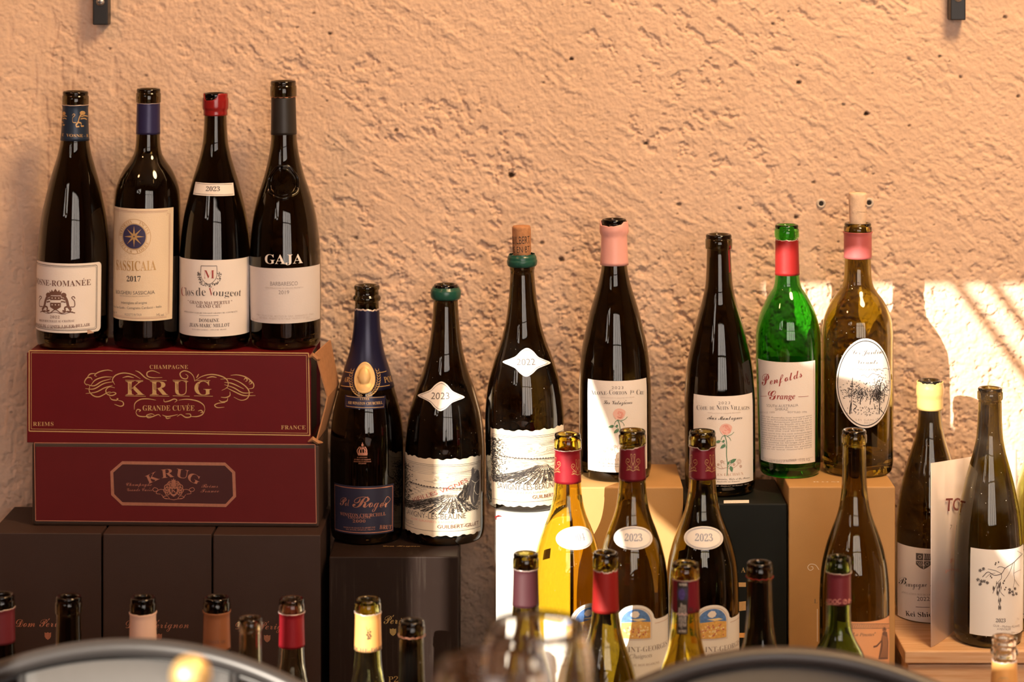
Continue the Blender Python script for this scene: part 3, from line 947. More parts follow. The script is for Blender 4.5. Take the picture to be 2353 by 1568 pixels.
# upper red box, lying, its right end torn open
d0 = 2.682
xl, xr = 62, 716
w = (PX(xr, d0) - PX(xl, d0)) / math.cos(math.radians(YAW))
h = Z_KRUG_TOP - Z_KRUG_LOW
r = empty('red_gift_box', (PX(xl, d0), PY(d0), Z_KRUG_LOW), (0, 0, math.radians(-YAW)))
tag(r, 'glossy red gift box with gold flourishes and torn open right end, under four bottles', 'box')
t = 0.0018; dep = 0.098
bm = bmesh.new(); add_box(bm, 0, w, 0, t, 0, h, 0.0005); bm_obj('front_panel', bm, 'card_red', r)
bm = bmesh.new(); add_box(bm, 0, w, t, dep, h - t, h, 0.0005); bm_obj('top_panel', bm, 'card_red', r)
bm = bmesh.new(); add_box(bm, 0, w, t, dep, 0, t, 0.0005); bm_obj('bottom_panel', bm, 'card_red', r)
bm = bmesh.new(); add_box(bm, 0, w, dep - t, dep, t, h - t, 0.0005); bm_obj('back_panel', bm, 'card_red', r)
bm = bmesh.new(); add_box(bm, 0, t, t, dep - t, t, h - t, 0.0004); bm_obj('end_panel', bm, 'card_red', r)
bm = bmesh.new(); add_box(bm, t, w - 0.004, t * 1.5, dep - t * 1.5, t, h - t); bm_obj('inner_tray', bm, 'card_shadow', r)
bpy.context.view_layer.update()
M = r.matrix_world.copy()
fr = Flat(M, (0, 0, 0), (1, 0, 0), (0, 0, 1))
# open flap: creased card, hinged on the back right edge and bowed outwards
fp = []
for i in range(9):
    q = i / 8
    z = 0.003 + (h - 0.002) * q
    bow = 1 - abs(q - 0.48) / 0.52
    fp.append(((w + 0.004 + 0.0135 * max(0, bow), 0.001 + 0.003 * bow, z), (w + 0.010 + 0.012 * max(0, bow) + 0.004 * q, dep * 0.62, z + 0.004)))
V, F = [], []
for A, Bq in fp: V += [A, Bq]
off = len(V)
for A, Bq in fp: V += [(A[0] + 0.0016, A[1], A[2]), (Bq[0] + 0.0016, Bq[1], Bq[2])]
for i in range(8):
    F.append((2 * i, 2 * i + 1, 2 * i + 3, 2 * i + 2)); F.append((off + 2 * i, off + 2 * i + 2, off + 2 * i + 3, off + 2 * i + 1))
    F.append((2 * i, 2 * i + 2, off + 2 * i + 2, off + 2 * i)); F.append((2 * i + 1, off + 2 * i + 1, off + 2 * i + 3, 2 * i + 3))
F += [(0, off, off + 1, 1), (16, 17, off + 17, off + 16)]
mesh_obj('end_flap', V, F, 'card_raw', r)['label'] = 'bare brown card of the torn open flap'
for z, sx in ((h - 0.004, 1.0), (0.003, 1.25)):      # torn card corners
    V, F = tube([(w - 0.003, -0.0006, z), (w + 0.002, -0.0016, z + 0.0035), (w + 0.006 * sx, 0.001, z - 0.001), (w + 0.010 * sx, 0.005, z - 0.002)], [0.0008, 0.003, 0.0026, 0.0008], 6)
    mesh_obj('torn_corner', V, F, 'card_raw', r)
a = Art(fr, 0.0002)
G = 'ink_gold'
a.line([(67, 806), (709, 812)], 2.4, G); a.line([(709, 812), (712, 1001)], 2.4, G); a.line([(712, 1001), (67, 991)], 2.4, G); a.line([(67, 991), (67, 806)], 2.4, G)
a.line([(72, 811), (704, 817)], 1.0, G); a.line([(704, 817), (707, 996)], 1.0, G); a.line([(707, 996), (72, 986)], 1.0, G); a.line([(72, 986), (72, 811)], 1.0, G)
a.text('CHAMPAGNE', 344, 432, 848, 9, G, 'serif', spacing=1.1)
for ch, x0, x1 in (('K', 289, 332), ('R', 345, 386), ('U', 398, 433), ('G', 447, 486)):
    a.text(ch, x0, x1, 908, 32, G, 'serif', 1)
    a.text(ch, x0 + 2.5, x1 + 3.5, 910, 34, 'card_red', 'serif', 0)
    a.text(ch, x0 + 3, x1 + 5, 911, 36, G, 'thin', -1) if False else None
    V = [(x0 + 8 + k * 2.2, 884 + k * 1.2) for k in range(5)]
    for p in V: a.line([(p[0], p[1] - 3), (p[0] + 1.2, p[1] + 12)], 0.9, 'card_red', 2)
    a.line([(x0 - 1, 910), (x1 + 3, 911)], 1.2, G, 1); a.line([(x0 - 1, 874), (x1 - 3, 875)], 1.2, G, 1)
a.text('GRANDE CUVÉE', 328, 447, 944, 12, G, 'serif', spacing=1.02)
a.text('REIMS', 76, 123, 979, 9, G, 'serif', spacing=1.1); a.text('FRANCE', 646, 702, 987, 9, G, 'serif', spacing=1.1)
def flour(pts, wd=1.4):
    n = len(pts) * 6
    L_ = smooth_path(pts, 6)
    k = len(L_)
    a.line(L_, [wd * (0.45 + 0.9 * math.sin(math.pi * i / (k - 1))) for i in range(k)], G)
def zf(P): return [(180 + x / 5.6, 820 + y / 5.6) for x, y in P]      # flourishes, read off an enlarged crop
LF = [[(440, 185), (380, 172), (300, 185), (240, 210), (210, 240), (240, 255)], [(110, 275), (150, 225), (220, 215)], [(180, 300), (160, 270), (110, 275), (80, 330), (110, 370)],
      [(160, 370), (220, 300), (330, 262), (440, 262)], [(90, 350), (200, 375), (300, 320), (420, 285)], [(90, 410), (200, 415), (330, 345), (460, 322)], [(95, 475), (230, 455), (340, 400), (440, 370)],
      [(150, 370), (140, 440), (190, 500), (270, 515), (380, 460), (420, 455)], [(470, 360), (440, 300), (480, 240), (580, 210), (700, 230), (800, 285)], [(570, 270), (640, 255), (715, 272)],
      [(735, 180), (790, 205), (860, 270), (925, 300)], [(1050, 215), (960, 182), (890, 200), (890, 250), (960, 270), (1080, 268)], [(470, 400), (400, 390), (355, 430), (370, 480), (430, 500), (485, 475), (450, 458), (390, 475)],
      [(400, 510), (430, 550), (490, 560), (510, 540), (490, 540)], [(510, 560), (570, 580), (580, 620), (540, 638), (465, 612)],
      [(720, 680), (730, 600), (800, 550), (900, 543), (1000, 560)], [(740, 720), (760, 680), (800, 690), (780, 710)], [(740, 720), (770, 760), (850, 772), (940, 760)], [(1060, 770), (1030, 745), (960, 770), (900, 785), (880, 755), (940, 735), (980, 750)]]
RF = [[(1500, 320), (1480, 250), (1430, 200), (1360, 182), (1310, 215), (1330, 270), (1390, 285), (1410, 250), (1380, 225)], [(1520, 275), (1550, 222)], [(1515, 300), (1600, 250), (1720, 228), (1850, 255), (1920, 310), (1920, 390), (1845, 435)],
      [(1650, 275), (1720, 258), (1780, 268)], [(1830, 290), (1960, 285), (2080, 330), (2170, 400), (2200, 470), (2170, 540), (2090, 560), (2000, 520)], [(1880, 330), (1980, 345), (2130, 415)], [(1880, 360), (2000, 400), (2120, 465), (2250, 460)],
      [(1900, 395), (2010, 450), (2130, 500), (2280, 500)], [(1960, 240), (2050, 235), (2160, 265), (2250, 340), (2250, 400), (2190, 415)], [(2130, 300), (2150, 275), (2175, 300), (2150, 322)], [(2195, 340), (2210, 310), (2230, 340), (2200, 355)],
      [(1950, 450), (1950, 500), (1900, 525), (1835, 522)], [(1925, 530), (1910, 570), (1850, 582), (1810, 560)], [(1890, 590), (1800, 600), (1755, 625), (1790, 655), (1880, 650)],
      [(1290, 560), (1400, 548), (1530, 570), (1610, 620), (1630, 680)], [(1540, 700), (1580, 690), (1600, 715), (1570, 720)], [(1630, 680), (1600, 740), (1530, 770), (1440, 770)], [(1270, 770), (1320, 745), (1380, 780), (1440, 775), (1440, 740), (1380, 735)],
      [(1100, 545), (1110, 580), (1170, 570), (1230, 545), (1270, 560), (1240, 588)], [(1080, 750), (1150, 770), (1280, 745)], [(1120, 760), (1140, 795), (1190, 785)]]
for P_ in LF + RF: flour(zf(P_), 1.9)
a.build('lettering', r, smooth=False)

# black polished carton
r, fr, tp, w, h = card_box('black_carton', 'tall glossy black champagne carton with gold script, under two bottles', 756, 1053, 2.635, LEDGE, Z_BLACK, 0.120, 'card_dark', 0.0, bevel=0.0015)
a = Art(fr, 0.0002)
dom(a, 828, 973, 1434, 20, 'foil_gold', (903, 1453, 7.5))
a.build('lettering', r, smooth=False); a = Art(fr, 0.0002); a.text('P2', 892, 915, 1568, 13, 'foil_gold', 'serif')
a.build('lettering', r, smooth=False)
a = Art(tp, 0.0002); a.text('Dom Pérignon', 880, 965, 1257, 9, 'ink_gold', 'script'); a.build('lettering', r, smooth=False)

# white carton, kraft cartons, green black carton
r, fr, tp, w, h = card_box('white_carton', 'plain white carton in the sun under the wax sealed magnum style bottle', 1140, 1312, 2.622, LEDGE, Z_WHITE, 0.105, 'card_white', -1.0, bevel=0.0015)
V, F = tube([(0.0, -0.0004, h - 0.004), (-0.0008, -0.0006, h - 0.001), (0.0025, -0.0006, h + 0.0002), (0.006, -0.0003, h - 0.0005)], [0.0003, 0.0009, 0.0008, 0.0003], 6)
mesh_obj('torn_corner', V, F, 'wax_red', r)['label'] = 'small scuffed red tear on the corner'
r, fr, tp, w, h = card_box('kraft_carton', 'golden kraft carton half in the sun, behind the maroon capped bottles', 1318, 1570, 2.630, LEDGE, Z_KRAFT_A, 0.112, 'card_kraft', 0.0, bevel=0.0015)
a = Art(fr, 0.0002)
for q in range(4):
    a.curve([(1446, 1280 + q * 30), (1434, 1272 + q * 30), (1440, 1262 + q * 30), (1452, 1268 + q * 30)], 1.5, 'ink_tan')
a.build('lettering', r, smooth=False)
r, fr, tp, w, h = card_box('dark_green_carton', 'near black green carton with gold print, between the two kraft cartons', 1574, 1808, 2.62, LEDGE, Z_GREENBLACK, 0.115, 'card_green_black', 0.0, bevel=0.0015)
a = Art(fr, 0.0002)
a.text('A', 1703, 1713, 1316, 12, 'foil_gold', 'serif'); a.build('lettering', r, smooth=False); a = Art(fr, 0.0002); a.poly([(1696, 1339), (1714, 1339), (1714, 1349), (1696, 1349)], 'ink_gold'); a.build('gold_bar', r, smooth=False); a = Art(fr, 0.0002); a.poly([(1696, 1384), (1714, 1382), (1714, 1403), (1696, 1405)], 'ink_gold')
a.build('gold_bar', r, smooth=False); a = Art(fr, 0.0002); a.poly([(1698, 1455), (1716, 1455), (1716, 1466), (1698, 1466)], 'foil_orange')
a.build('orange_bar', r, smooth=False)
a = Art(tp, 0.0003); a.poly([(1663, 1151), (1721, 1150), (1721, 1157), (1663, 1158)], 'paper_white'); a.text('013 2210', 1668, 1700, 1156, 3.5, 'ink_grey', 'sans', 1)
s_ = a.build('sticker', r, smooth=False); s_['label'] = 'small white paper sticker on top'
r, fr, tp, w, h = card_box('kraft_carton', 'golden kraft carton under the green bottle and the oval label bottle', 1812, 2057, 2.62, LEDGE, Z_KRAFT_B, 0.120, 'card_kraft', 0.0, bevel=0.0015)
a = Art(fr, 0.0002)
a.curve([(1882, 1310), (1874, 1299), (1862, 1297), (1856, 1304), (1861, 1311), (1868, 1308), (1867, 1303), (1863, 1303)], 1.4, 'ink_white')
a.build('ornament', r, smooth=False); a = Art(fr, 0.0002)
a.text('L', 1871, 1878, 1387, 10, 'ink_soft', 'thin'); a.line([(1878, 1400), (1878, 1475)], 1.2, 'ink_white')
a.build('lettering', r, smooth=False)
a = Art(tp, 0.0003); a.text('ROM', 1868, 1930, 1109, 6, 'ink_white', 'serif', spacing=1.3); a.build('lettering', r, smooth=False)
# ---------------------------------------------------------------- bottles
def pchip(xs, ys, xq):
    xs = np.array(xs, float); ys = np.array(ys, float)
    h = np.diff(xs); dl = np.diff(ys) / h
    m = np.zeros_like(ys)
    for i in range(1, len(xs) - 1):
        if dl[i - 1] * dl[i] > 0:
            w1 = 2 * h[i] + h[i - 1]; w2 = h[i] + 2 * h[i - 1]
            m[i] = (w1 + w2) / (w1 / dl[i - 1] + w2 / dl[i])
    k = np.clip(np.searchsorted(xs, xq) - 1, 0, len(h) - 1)
    t = (xq - xs[k]) / h[k]
    return ys[k] * (1 + 2 * t) * (1 - t) ** 2 + h[k] * m[k] * t * (1 - t) ** 2 + ys[k + 1] * t * t * (3 - 2 * t) + h[k] * m[k + 1] * t * t * (t - 1)

KIND = {   # (fraction of height, 1 = body radius .. 0 = neck radius)
    'burgundy': [(.05, 1), (.34, 1), (.42, .95), (.50, .855), (.58, .675), (.64, .52), (.70, .33), (.755, .16), (.81, .05), (.88, 0)],
    'low': [(.05, 1), (.42, 1), (.48, .975), (.53, .92), (.60, .735), (.663, .47), (.70, .29), (.745, .135), (.80, .045), (.88, 0)],
    'wide': [(.05, 1), (.34, 1), (.42, .95), (.49, .86), (.54, .74), (.59, .60), (.67, .345), (.755, .16), (.855, .05), (.93, 0)],
    'bordeaux': [(.05, .985), (.30, 1), (.54, 1), (.60, .95), (.645, .80), (.69, .54), (.72, .28), (.75, .09), (.785, .02), (.82, 0)],
    'green': [(.04, .92), (.30, .97), (.50, 1), (.56, .98), (.63, .81), (.68, .57), (.716, .35), (.75, .09), (.785, .02), (.82, 0)],
    'champagne': [(.05, .985), (.25, 1), (.36, 1), (.43, .97), (.495, .88), (.58, .665), (.665, .42), (.75, .165), (.84, .03), (.90, 0)],
    'albeisa': [(.05, .97), (.20, 1), (.30, 1), (.396, .95), (.479, .84), (.56, .625), (.644, .32), (.726, .10), (.776, .025), (.84, 0)],
}

class Bottle: pass
def bottle(label, cx, d, zb, top, R, neck, kind, glass, tilt=0.0, lip=None, group=None, lip_h=None, name='wine_bottle', lipkind='band', seg=72, punt=True):
    """cx, R, neck, lip in photo pixels at distance d; top: row of the rim; tilt: lean of the axis, px to the right per px up"""
    s = d / FPX
    b = Bottle()
    yb = YH + (ZC - zb) * FPX / d
    b.yb, b.cx, b.d, b.zb = yb, cx, d, zb
    H = PZ(top, d) - zb
    Rm, rn = R * s, neck * s
    rl = (lip or neck + 1.5) * s
    lh = (lip_h or 34) * s
    zq = np.linspace(0.05, 1.0, 64)
    ks = KIND[kind] + [(1.0, -0.03)]
    tq = pchip([k[0] for k in ks], [k[1] for k in ks], zq)
    zc_, rc = zq * H, rn + (Rm - rn) * tq
    body = [(r, z) for r, z in zip(rc, zc_) if z < H - lh - 0.0005]
    outer = [(0, .020), (Rm * .35, .017), (Rm * .62, .008), (Rm * .74, .0012), (Rm * .82, 0), (Rm * .91, .0007), (Rm * .965, .0035), (Rm * .99, .009)]
    r0 = body[0][0]
    outer = [(r * r0 / Rm if r > Rm * .8 else r, z) for r, z in outer]
    nk = body[-1][0]
    if lipkind == 'ring':      # crown finish: bead above, ring below
        lips = [(nk, H - lh * 1.0), (nk * 1.02, H - lh * .98), (rl * 1.07, H - lh * .90), (rl * 1.10, H - lh * .78), (rl * 1.04, H - lh * .66), (rl * .93, H - lh * .60), (rl * .92, H - lh * .30),
                (rl * .97, H - lh * .26), (rl, H - lh * .17), (rl * .99, H - lh * .06), (rl * .92, H)]
    else:
        lips = [(nk, H - lh), (rl * .985, H - lh + .0004), (rl, H - lh + .0016), (rl * 1.005, H - lh * .62), (rl * .995, H - lh * .36), (rl * .95, H - lh * .31), (rl * .935, H - lh * .27),
                (rl * .955, H - lh * .22), (rl * .955, H - lh * .10), (rl * .91, H - lh * .02), (rl * .86, H)]
    ri = rl * .64
    top_in = [(ri * 1.10, H - .0003), (ri * 1.01, H - .0022), (ri, H - .006), (ri, H - lh)]
    wall_t = 0.0026
    inner = [(max(r - wall_t - .0008 * (r < nk * 1.2), ri * .98 if r < nk * 1.15 else 0.004), z) for r, z in reversed(body) if z < H - lh - .006 and z > .02]
    inner += [(Rm * .93 - wall_t, .014), (Rm * .80, .0085), (Rm * .6, .0125), (Rm * .33, .0215), (0, .0245)]
    prof = outer + body + lips
    V, F = revolve(prof + top_in + inner, seg)
    b.root = empty(name, (PX(cx, d), PY(d), zb), (0, math.atan(tilt), 0))
    tag(b.root, label, 'bottle', group)
    mesh_obj('glass', V, F, glass, b.root, True)
    sp = [(r, z) for r, z in (body + lips)]
    sp = sorted([(outer[-1][0], outer[-1][1])] + sp, key=lambda q: q[1])
    b.S = Round(sp, d, zb, cx, yb, tilt, Rm)
    b.H, b.R = H, Rm
    b.prof = sp
    return b

def sleeve(b, name, y0, y1, mat, off=0.0004, jag=0.0, slope=0.0, seg=72, edge=None, smoothlip=False, rmin=0, hem=0.0, seed=1, notch=None, extra=0.0, bulge=0.0):
    """foil or wax sleeve over the neck between rows y0 (top) and y1; jag: torn upper edge; slope: px the torn edge rises to the right"""
    w1 = b.S.P(b.cx + b.S.lean * (b.yb - y0), y0)[1]; w0 = b.S.P(b.cx + b.S.lean * (b.yb - y1), y1)[1]
    rng = random.Random(seed)
    ph = [rng.uniform(0, 6.28) for _ in range(5)]
    am = [rng.uniform(.4, 1) for _ in range(5)]
    V, F, mi = [], [], []
    n = 14
    s = b.S.s
    for k in range(seg):
        th = 2 * math.pi * k / seg
        j = sum(a * math.sin(th * f + p) for a, f, p in zip(am, (1, 3, 7, 12, 19), ph)) / 2.2
        wt = w1 + jag * s * j + slope * s * math.sin(th)
        if notch:
            dth = (th - math.radians(notch[0]) + math.pi) % (2 * math.pi) - math.pi
            wt -= notch[2] * s * max(0, 1 - (abs(dth) / math.radians(notch[1])) ** 4)
        for i in range(n + 1):
            t = .98 * i / (n - 1) if i < n else 1.0
            w = w0 + (wt - w0) * t
            r = b.S.r(w) + off + bulge * math.sqrt(max(0, 1 - (2 * t - 1) ** 2))
            if smoothlip: r = max(r, rmin * s + off - (0.002 if i == n else 0) * 0)
            if hem and i == 0: r += 0.0
            V.append((r * math.sin(th), -r * math.cos(th), w))
    m = n + 1
    for k in range(seg):
        k2 = (k + 1) % seg
        for i in range(n):
            F.append((k * m + i, k2 * m + i, k2 * m + i + 1, k * m + i + 1))
            mi.append(1 if (edge and i == n - 1 and jag > 0) else 0)
    # thickness
    o = len(V)
    for k in range(seg):
        for i in (0, n):
            x, y, z = V[k * m + i]; q = math.hypot(x, y); f = (q - min(off * .9, .0009)) / q
            V.append((x * f, y * f, z))
    for k in range(seg):
        k2 = (k + 1) % seg
        F.append((k * m, o + 2 * k, o + 2 * k2, k2 * m)); F.append((k * m + n, k2 * m + n, o + 2 * k2 + 1, o + 2 * k + 1))
        mi += [0, 1 if edge else 0]
    return mesh_obj(name, V, F, [mat, edge] if edge else [mat], b.root, True, mi)

def rim_line(b, y, mat, w=1.2, off=0.0006, name='cut_edge'):
    """thin ragged bright edge where a foil was cut"""
    wz = b.S.P(b.cx + b.S.lean * (b.yb - y), y)[1]
    r = b.S.r(wz) + off
    P = [(r * math.sin(2 * math.pi * k / 48), -r * math.cos(2 * math.pi * k / 48), wz + 0.0005 * math.sin(k * 1.7) ) for k in range(48)]
    V, F = tube(P, w * b.S.s / 2, 5, True)
    return mesh_obj(name, V, F, mat, b.root, True)

def uv_label(b, pts, mat, name='label', curved=True, base=0.00025, border=None):
    a = Art(b.S, base, curved)
    a.upoly(pts, mat)
    o = a.build(name, b.root)
    return o

def corners(b, xl, xr, y0, y1, rad=0, wavy=0, n=40, seed=0):
    """label outline in (u, w); xl/xr are pixel columns, or degrees when given as strings"""
    def q(x, y): return b.S.at(float(x), y) if isinstance(x, str) else b.S.P(x, y)
    (ul, wt1), (ur, wt2) = q(xl, y0), q(xr, y0)
    wb1, wb2 = q(xl, y1)[1], q(xr, y1)[1]
    # rows are given at the front of the bottle: take the height there
    xc = b.cx + b.S.lean * (b.yb - y0)
    wt = b.S.P(xc, y0)[1]; xc = b.cx + b.S.lean * (b.yb - y1); wb = b.S.P(xc, y1)[1]
    s = b.S.s
    rng = random.Random(seed)
    out = []
    if rad:
        r = rad * s
        for cx_, cz, a0 in ((ur - r, wt - r, 0), (ul + r, wt - r, 90), (ul + r, wb + r, 180), (ur - r, wb + r, 270)):
            for k in range(6):
                a = math.radians(a0 + 18 * k)
                out.append((cx_ + r * math.cos(a), cz + r * math.sin(a)))
        return out
    if wavy:
        f = [rng.uniform(0, 6) for _ in range(4)]
        def wv(t, L): return wavy * s * (math.sin(t * L / s / 3.2 + f[0]) * .5 + math.sin(t * L / s / 7.7 + f[1]) * .6 + rng.uniform(-.2, .2))
        Wd, Ht = ur - ul, wt - wb
        for k in range(n): out.append((ur - Wd * k / n, wt + wv(k / n, Wd)))
        for k in range(n // 2): out.append((ul + wv(k / n, Ht) * .3, wt - Ht * k / (n // 2)))
        for k in range(n): out.append((ul + Wd * k / n, wb + wv(k / n, Wd)))
        for k in range(n // 2): out.append((ur + wv(k / n, Ht) * .3, wb + Ht * k / (n // 2)))
        return out
    return [(ur, wt), (ul, wt), (ul, wb), (ur, wb)]

def back_label(b, deg, y0, y1, mat='paper', half=55):
    pts = [(math.radians(deg + q * half) * b.R, b.S.P(b.cx, y)[1]) for q, y in ((1, y0), (-1, y0), (-1, y1), (1, y1))]
    return uv_label(b, pts, mat, 'back_label')

def small_lines(a, xl, xr, rows, cap, mat, words, style='sans', seed=0):
    rng = random.Random(seed)
    for y in rows:
        s = ' '.join(rng.sample(words, min(len(words), 6)))
        a.text(s, xl, xr, y, cap, mat, style)

# ============ upper left: four bottles on the red boxes
UL = 2.731
ZK = Z_KRUG_TOP
# 1
b = bottle('dark bottle with navy lion printed neck foil and cream crest label, leftmost on red boxes', 166, UL, ZK, 209, 82, 29.5, 'burgundy', 'glass_black', 0.013, 30.5, lip_h=33)
c = sleeve(b, 'neck_foil', 242, 325, 'foil_navy', jag=.6, edge='foil_edge')
a = Art(b.S, .0006)
def lion(a, x, y, s, m, flip=1):
    f = flip
    a.curve([(x - 8 * s * f, y + 12 * s), (x - 4 * s * f, y + 6 * s), (x - 2 * s * f, y - 2 * s), (x + 1 * s * f, y - 8 * s), (x + 4 * s * f, y - 11 * s)], [3 * s, 3.5 * s, 4 * s] + [4 * s] * 22, m)
    a.ell(x + 3 * s * f, y - 11 * s, 4.2 * s, 3.8 * s, m, 0, 12)
    a.curve([(x + 1 * s * f, y - 4 * s), (x + 6 * s * f, y - 6 * s), (x + 10 * s * f, y - 5 * s)], 2.0 * s, m)
    a.curve([(x + 0 * s * f, y), (x + 6 * s * f, y - 1 * s), (x + 9 * s * f, y + 1 * s)], 2.0 * s, m)
    a.curve([(x - 5 * s * f, y + 6 * s), (x + 1 * s * f, y + 8 * s), (x + 1 * s * f, y + 13 * s), (x + 5 * s * f, y + 13 * s)], 2.6 * s, m)
    a.curve([(x - 6 * s * f, y + 8 * s), (x - 7 * s * f, y + 14 * s), (x - 2 * s * f, y + 14 * s)], 2.4 * s, m)
    a.curve([(x - 7 * s * f, y + 7 * s), (x - 13 * s * f, y + 6 * s), (x - 13 * s * f, y - 2 * s), (x - 9 * s * f, y - 7 * s), (x - 12 * s * f, y - 9 * s), (x - 14 * s * f, y - 6 * s)], 1.4 * s, m)
lion(a, 189, 273, 1.25, 'ink_gold'); lion(a, 148, 273, 1.1, 'ink_gold')
a.text('VOSNE - R', 158, 203, 314, 6.5, 'ink_gold', 'serif'); a.text('E', 147, 152, 313, 6.5, 'ink_gold', 'serif')
a.build('lettering', c)
L_ = uv_label(b, corners(b, '-100', 240, 606, 766, 10), 'paper')
a = Art(b.S, .0005)
for off, w in ((6, 1.3), (9, .6)):
    C = corners(b, '-94', 236 - off * .6, 606 + off, 766 - off, 5)
    a.uline(C, w * b.S.s, 'ink_soft', 0, True)
a.text('VOSNE-ROMANÉE', 89.5, 220, 652, 13, 'ink_sepia', 'serif', yr=654)
lion(a, 120, 695, 1.5, 'ink_sepia'); lion(a, 166, 695, 1.5, 'ink_sepia', -1)
a.poly([(129, 681), (155, 681), (155, 706), (142, 714), (129, 706)], 'ink_sepia'); a.poly([(129, 690), (155, 690), (155, 696), (129, 696)], 'paper', 1)
for k in range(3):
    a.ell(134 + 8 * k, 685.5, 1.5, 1.5, 'paper', 1, 8); a.ell(134 + 8 * k, 701, 1.5, 1.5, 'paper', 1, 8)
a.poly([(129, 679), (127, 668), (131, 672), (133, 666), (137, 671), (142, 664), (147, 671), (151, 666), (153, 672), (157, 668), (155, 679)], 'ink_sepia')
a.curve([(103, 718), (115, 715), (128, 720), (142, 712), (156, 720), (170, 716), (187, 719)], 2.2, 'ink_sepia'); a.curve([(108, 715), (122, 721), (142, 718), (160, 722), (182, 716)], 1.2, 'ink_sepia')
a.text('2022', 129, 152, 732, 6, 'ink_sepia', 'serif', spacing=1.2)
a.text('MIS EN BOUTEILLE AU CHATEAU', 100, 186, 739, 4.6, 'ink_sepia', 'serif')
a.text('DOMAINE DU COMTE LIGER-BELAIR', 87, 218, 748, 6.5, 'ink_sepia', 'serif'); a.text('AU CHATEAU DE VOSNE-ROMANÉE', 98, 192, 753, 4, 'ink_sepia', 'serif')
a.poly([(212, 757), (219, 759), (226, 764), (213, 767)], 'ink_tan')
a.build('lettering', L_)
# 2
b = bottle('square shouldered dark bottle with blue neck foil and tall cream star label', 335.5, UL, ZK, 203, 75.5, 27, 'bordeaux', 'glass_black', 0.010, 28.5, lip_h=33)
c = sleeve(b, 'neck_foil', 238, 310, 'foil_blue', jag=.4, edge='foil_edge')
L_ = uv_label(b, corners(b, 259, 404, 480, 738, 1.5), 'paper_ribbed')
a = Art(b.S, .0005)
for off, w in ((6, 1.2), (9, .6)):
    C = corners(b, 262 + off * .4, 401 - off * .6, 480 + off, 738 - off, 0)
    n_ = len(C)
    (ur, wt), (ul, _), (_, wb) = C[0], C[1], C[2]
    k = 7 * b.S.s
    a.uline([(ur - k, wt), (ul + k, wt), (ul + k, wt - k), (ul, wt - k), (ul, wb + k), (ul + k, wb + k), (ul + k, wb), (ur - k, wb), (ur - k, wb + k), (ur, wb + k), (ur, wt - k), (ur - k, wt - k)], w * b.S.s, 'ink_tan', 0, True)
cx_, cy_ = 319.5, 544
a.ell(cx_, cy_, 27, 28, 'ink_navy', 0, 40); a.ring(cx_, cy_, 28.5, 29.5, 1.6, 'ink_gold', 1); a.ring(cx_, cy_, 38, 40, 1.0, 'ink_gold', 0)
st = []
for k in range(16):
    rr = 24 if k % 2 == 0 else 6.2
    an = math.radians(22.5 * k - 90)
    st.append((cx_ + rr * math.cos(an), cy_ + rr * math.sin(an) * 1.03))
a.poly(st, 'ink_gold', 2); a.ell(cx_, cy_, 1.8, 1.8, 'ink_navy', 3, 10)
a.arc_text('ROCCHETTA', cx_, cy_, 33.5, 138, 68, 6.5, 'ink_gold', 'serif', 0, ysc=1.04); a.arc_text('INCISA', cx_, cy_, 33.5, 40, 50, 6.5, 'ink_gold', 'serif', 0, ysc=1.04)
a.arc_text('DELLA TORRE', cx_, cy_, 33.5, 270, 130, 6.5, 'ink_gold', 'serif', 0, flip=True, ysc=1.04)
a.text('SASSICAIA', 275, 369, 620, 22, 'ink_gold', 'serif')
a.text('2017', 302, 335, 647, 12, 'ink', 'serif'); a.text('BOLGHERI SASSICAIA', 274, 366, 675, 8, 'ink_soft', 'sans')
a.text('DENOMINAZIONE DI ORIGINE CONTROLLATA', 284, 354, 681, 2.2, 'ink_grey', 'sans'); a.text('Imbottigliato all’origine', 288, 349, 698, 5.5, 'ink_soft', 'sans')
a.text('Tenuta San Guido - Castagneto Carducci - Italia', 265, 380, 706, 5.2, 'ink_soft', 'sans'); a.text('PRODOTTO IN ITALIA', 297, 337, 726, 5.5, 'ink_grey', 'sans')
a.text('750 ml e', 262, 276, 721, 6, 'ink_soft', 'sans'); a.text('14% vol', 369, 384, 726, 6, 'ink_soft', 'sans')
a.build('lettering', L_)
# raised glass letters
a = Art(b.S, .0006, True); a.text('SASSICAIA', 277, 384, 427, 17, 'glass_black', 'sansb'); a.build('raised_lettering', b.root)
a = Art(b.S, .0006, True); a.text('TENUTA SAN GUIDO BOLGHERI', 262, 402, 769, 8, 'glass_black', 'sansb'); a.build('raised_lettering', b.root)
# 3
b = bottle('dark burgundy bottle with torn red wax top and small 2023 neck label', 494, UL, ZK, 213, 81, 26, 'burgundy', 'glass_black', 0.002, 27.5, lip_h=38)
sleeve(b, 'wax_seal', 216, 267, 'wax_red', .0012, jag=1.0, smoothlip=True, rmin=24, notch=(-22, 42, 15), seed=4)
L2 = uv_label(b, [b.S.P(*p) for p in ((454, 418), (539, 420), (543, 449), (449, 447))], 'paper', 'neck_label', True)
a = Art(b.S, .0005, True); a.line([(457, 421), (537, 423), (540, 446), (452, 444)], .8, 'ink_soft', 0, True); a.text('2023', 480, 512, 439, 10, 'ink', 'serif'); a.build('lettering', L2)
L_ = uv_label(b, corners(b, '-82', '80', 598, 774, 0), 'paper')
a = Art(b.S, .0005)
cx_, cy_ = 490.5, 634
a.line([(472, 611), (508, 611)], 1.1, 'ink_soft')
a.curve([(472, 611), (472, 635), (480, 648), (490, 653), (500, 648), (508, 635), (508, 611)], 1.1, 'ink_soft')
rng = random.Random(5)
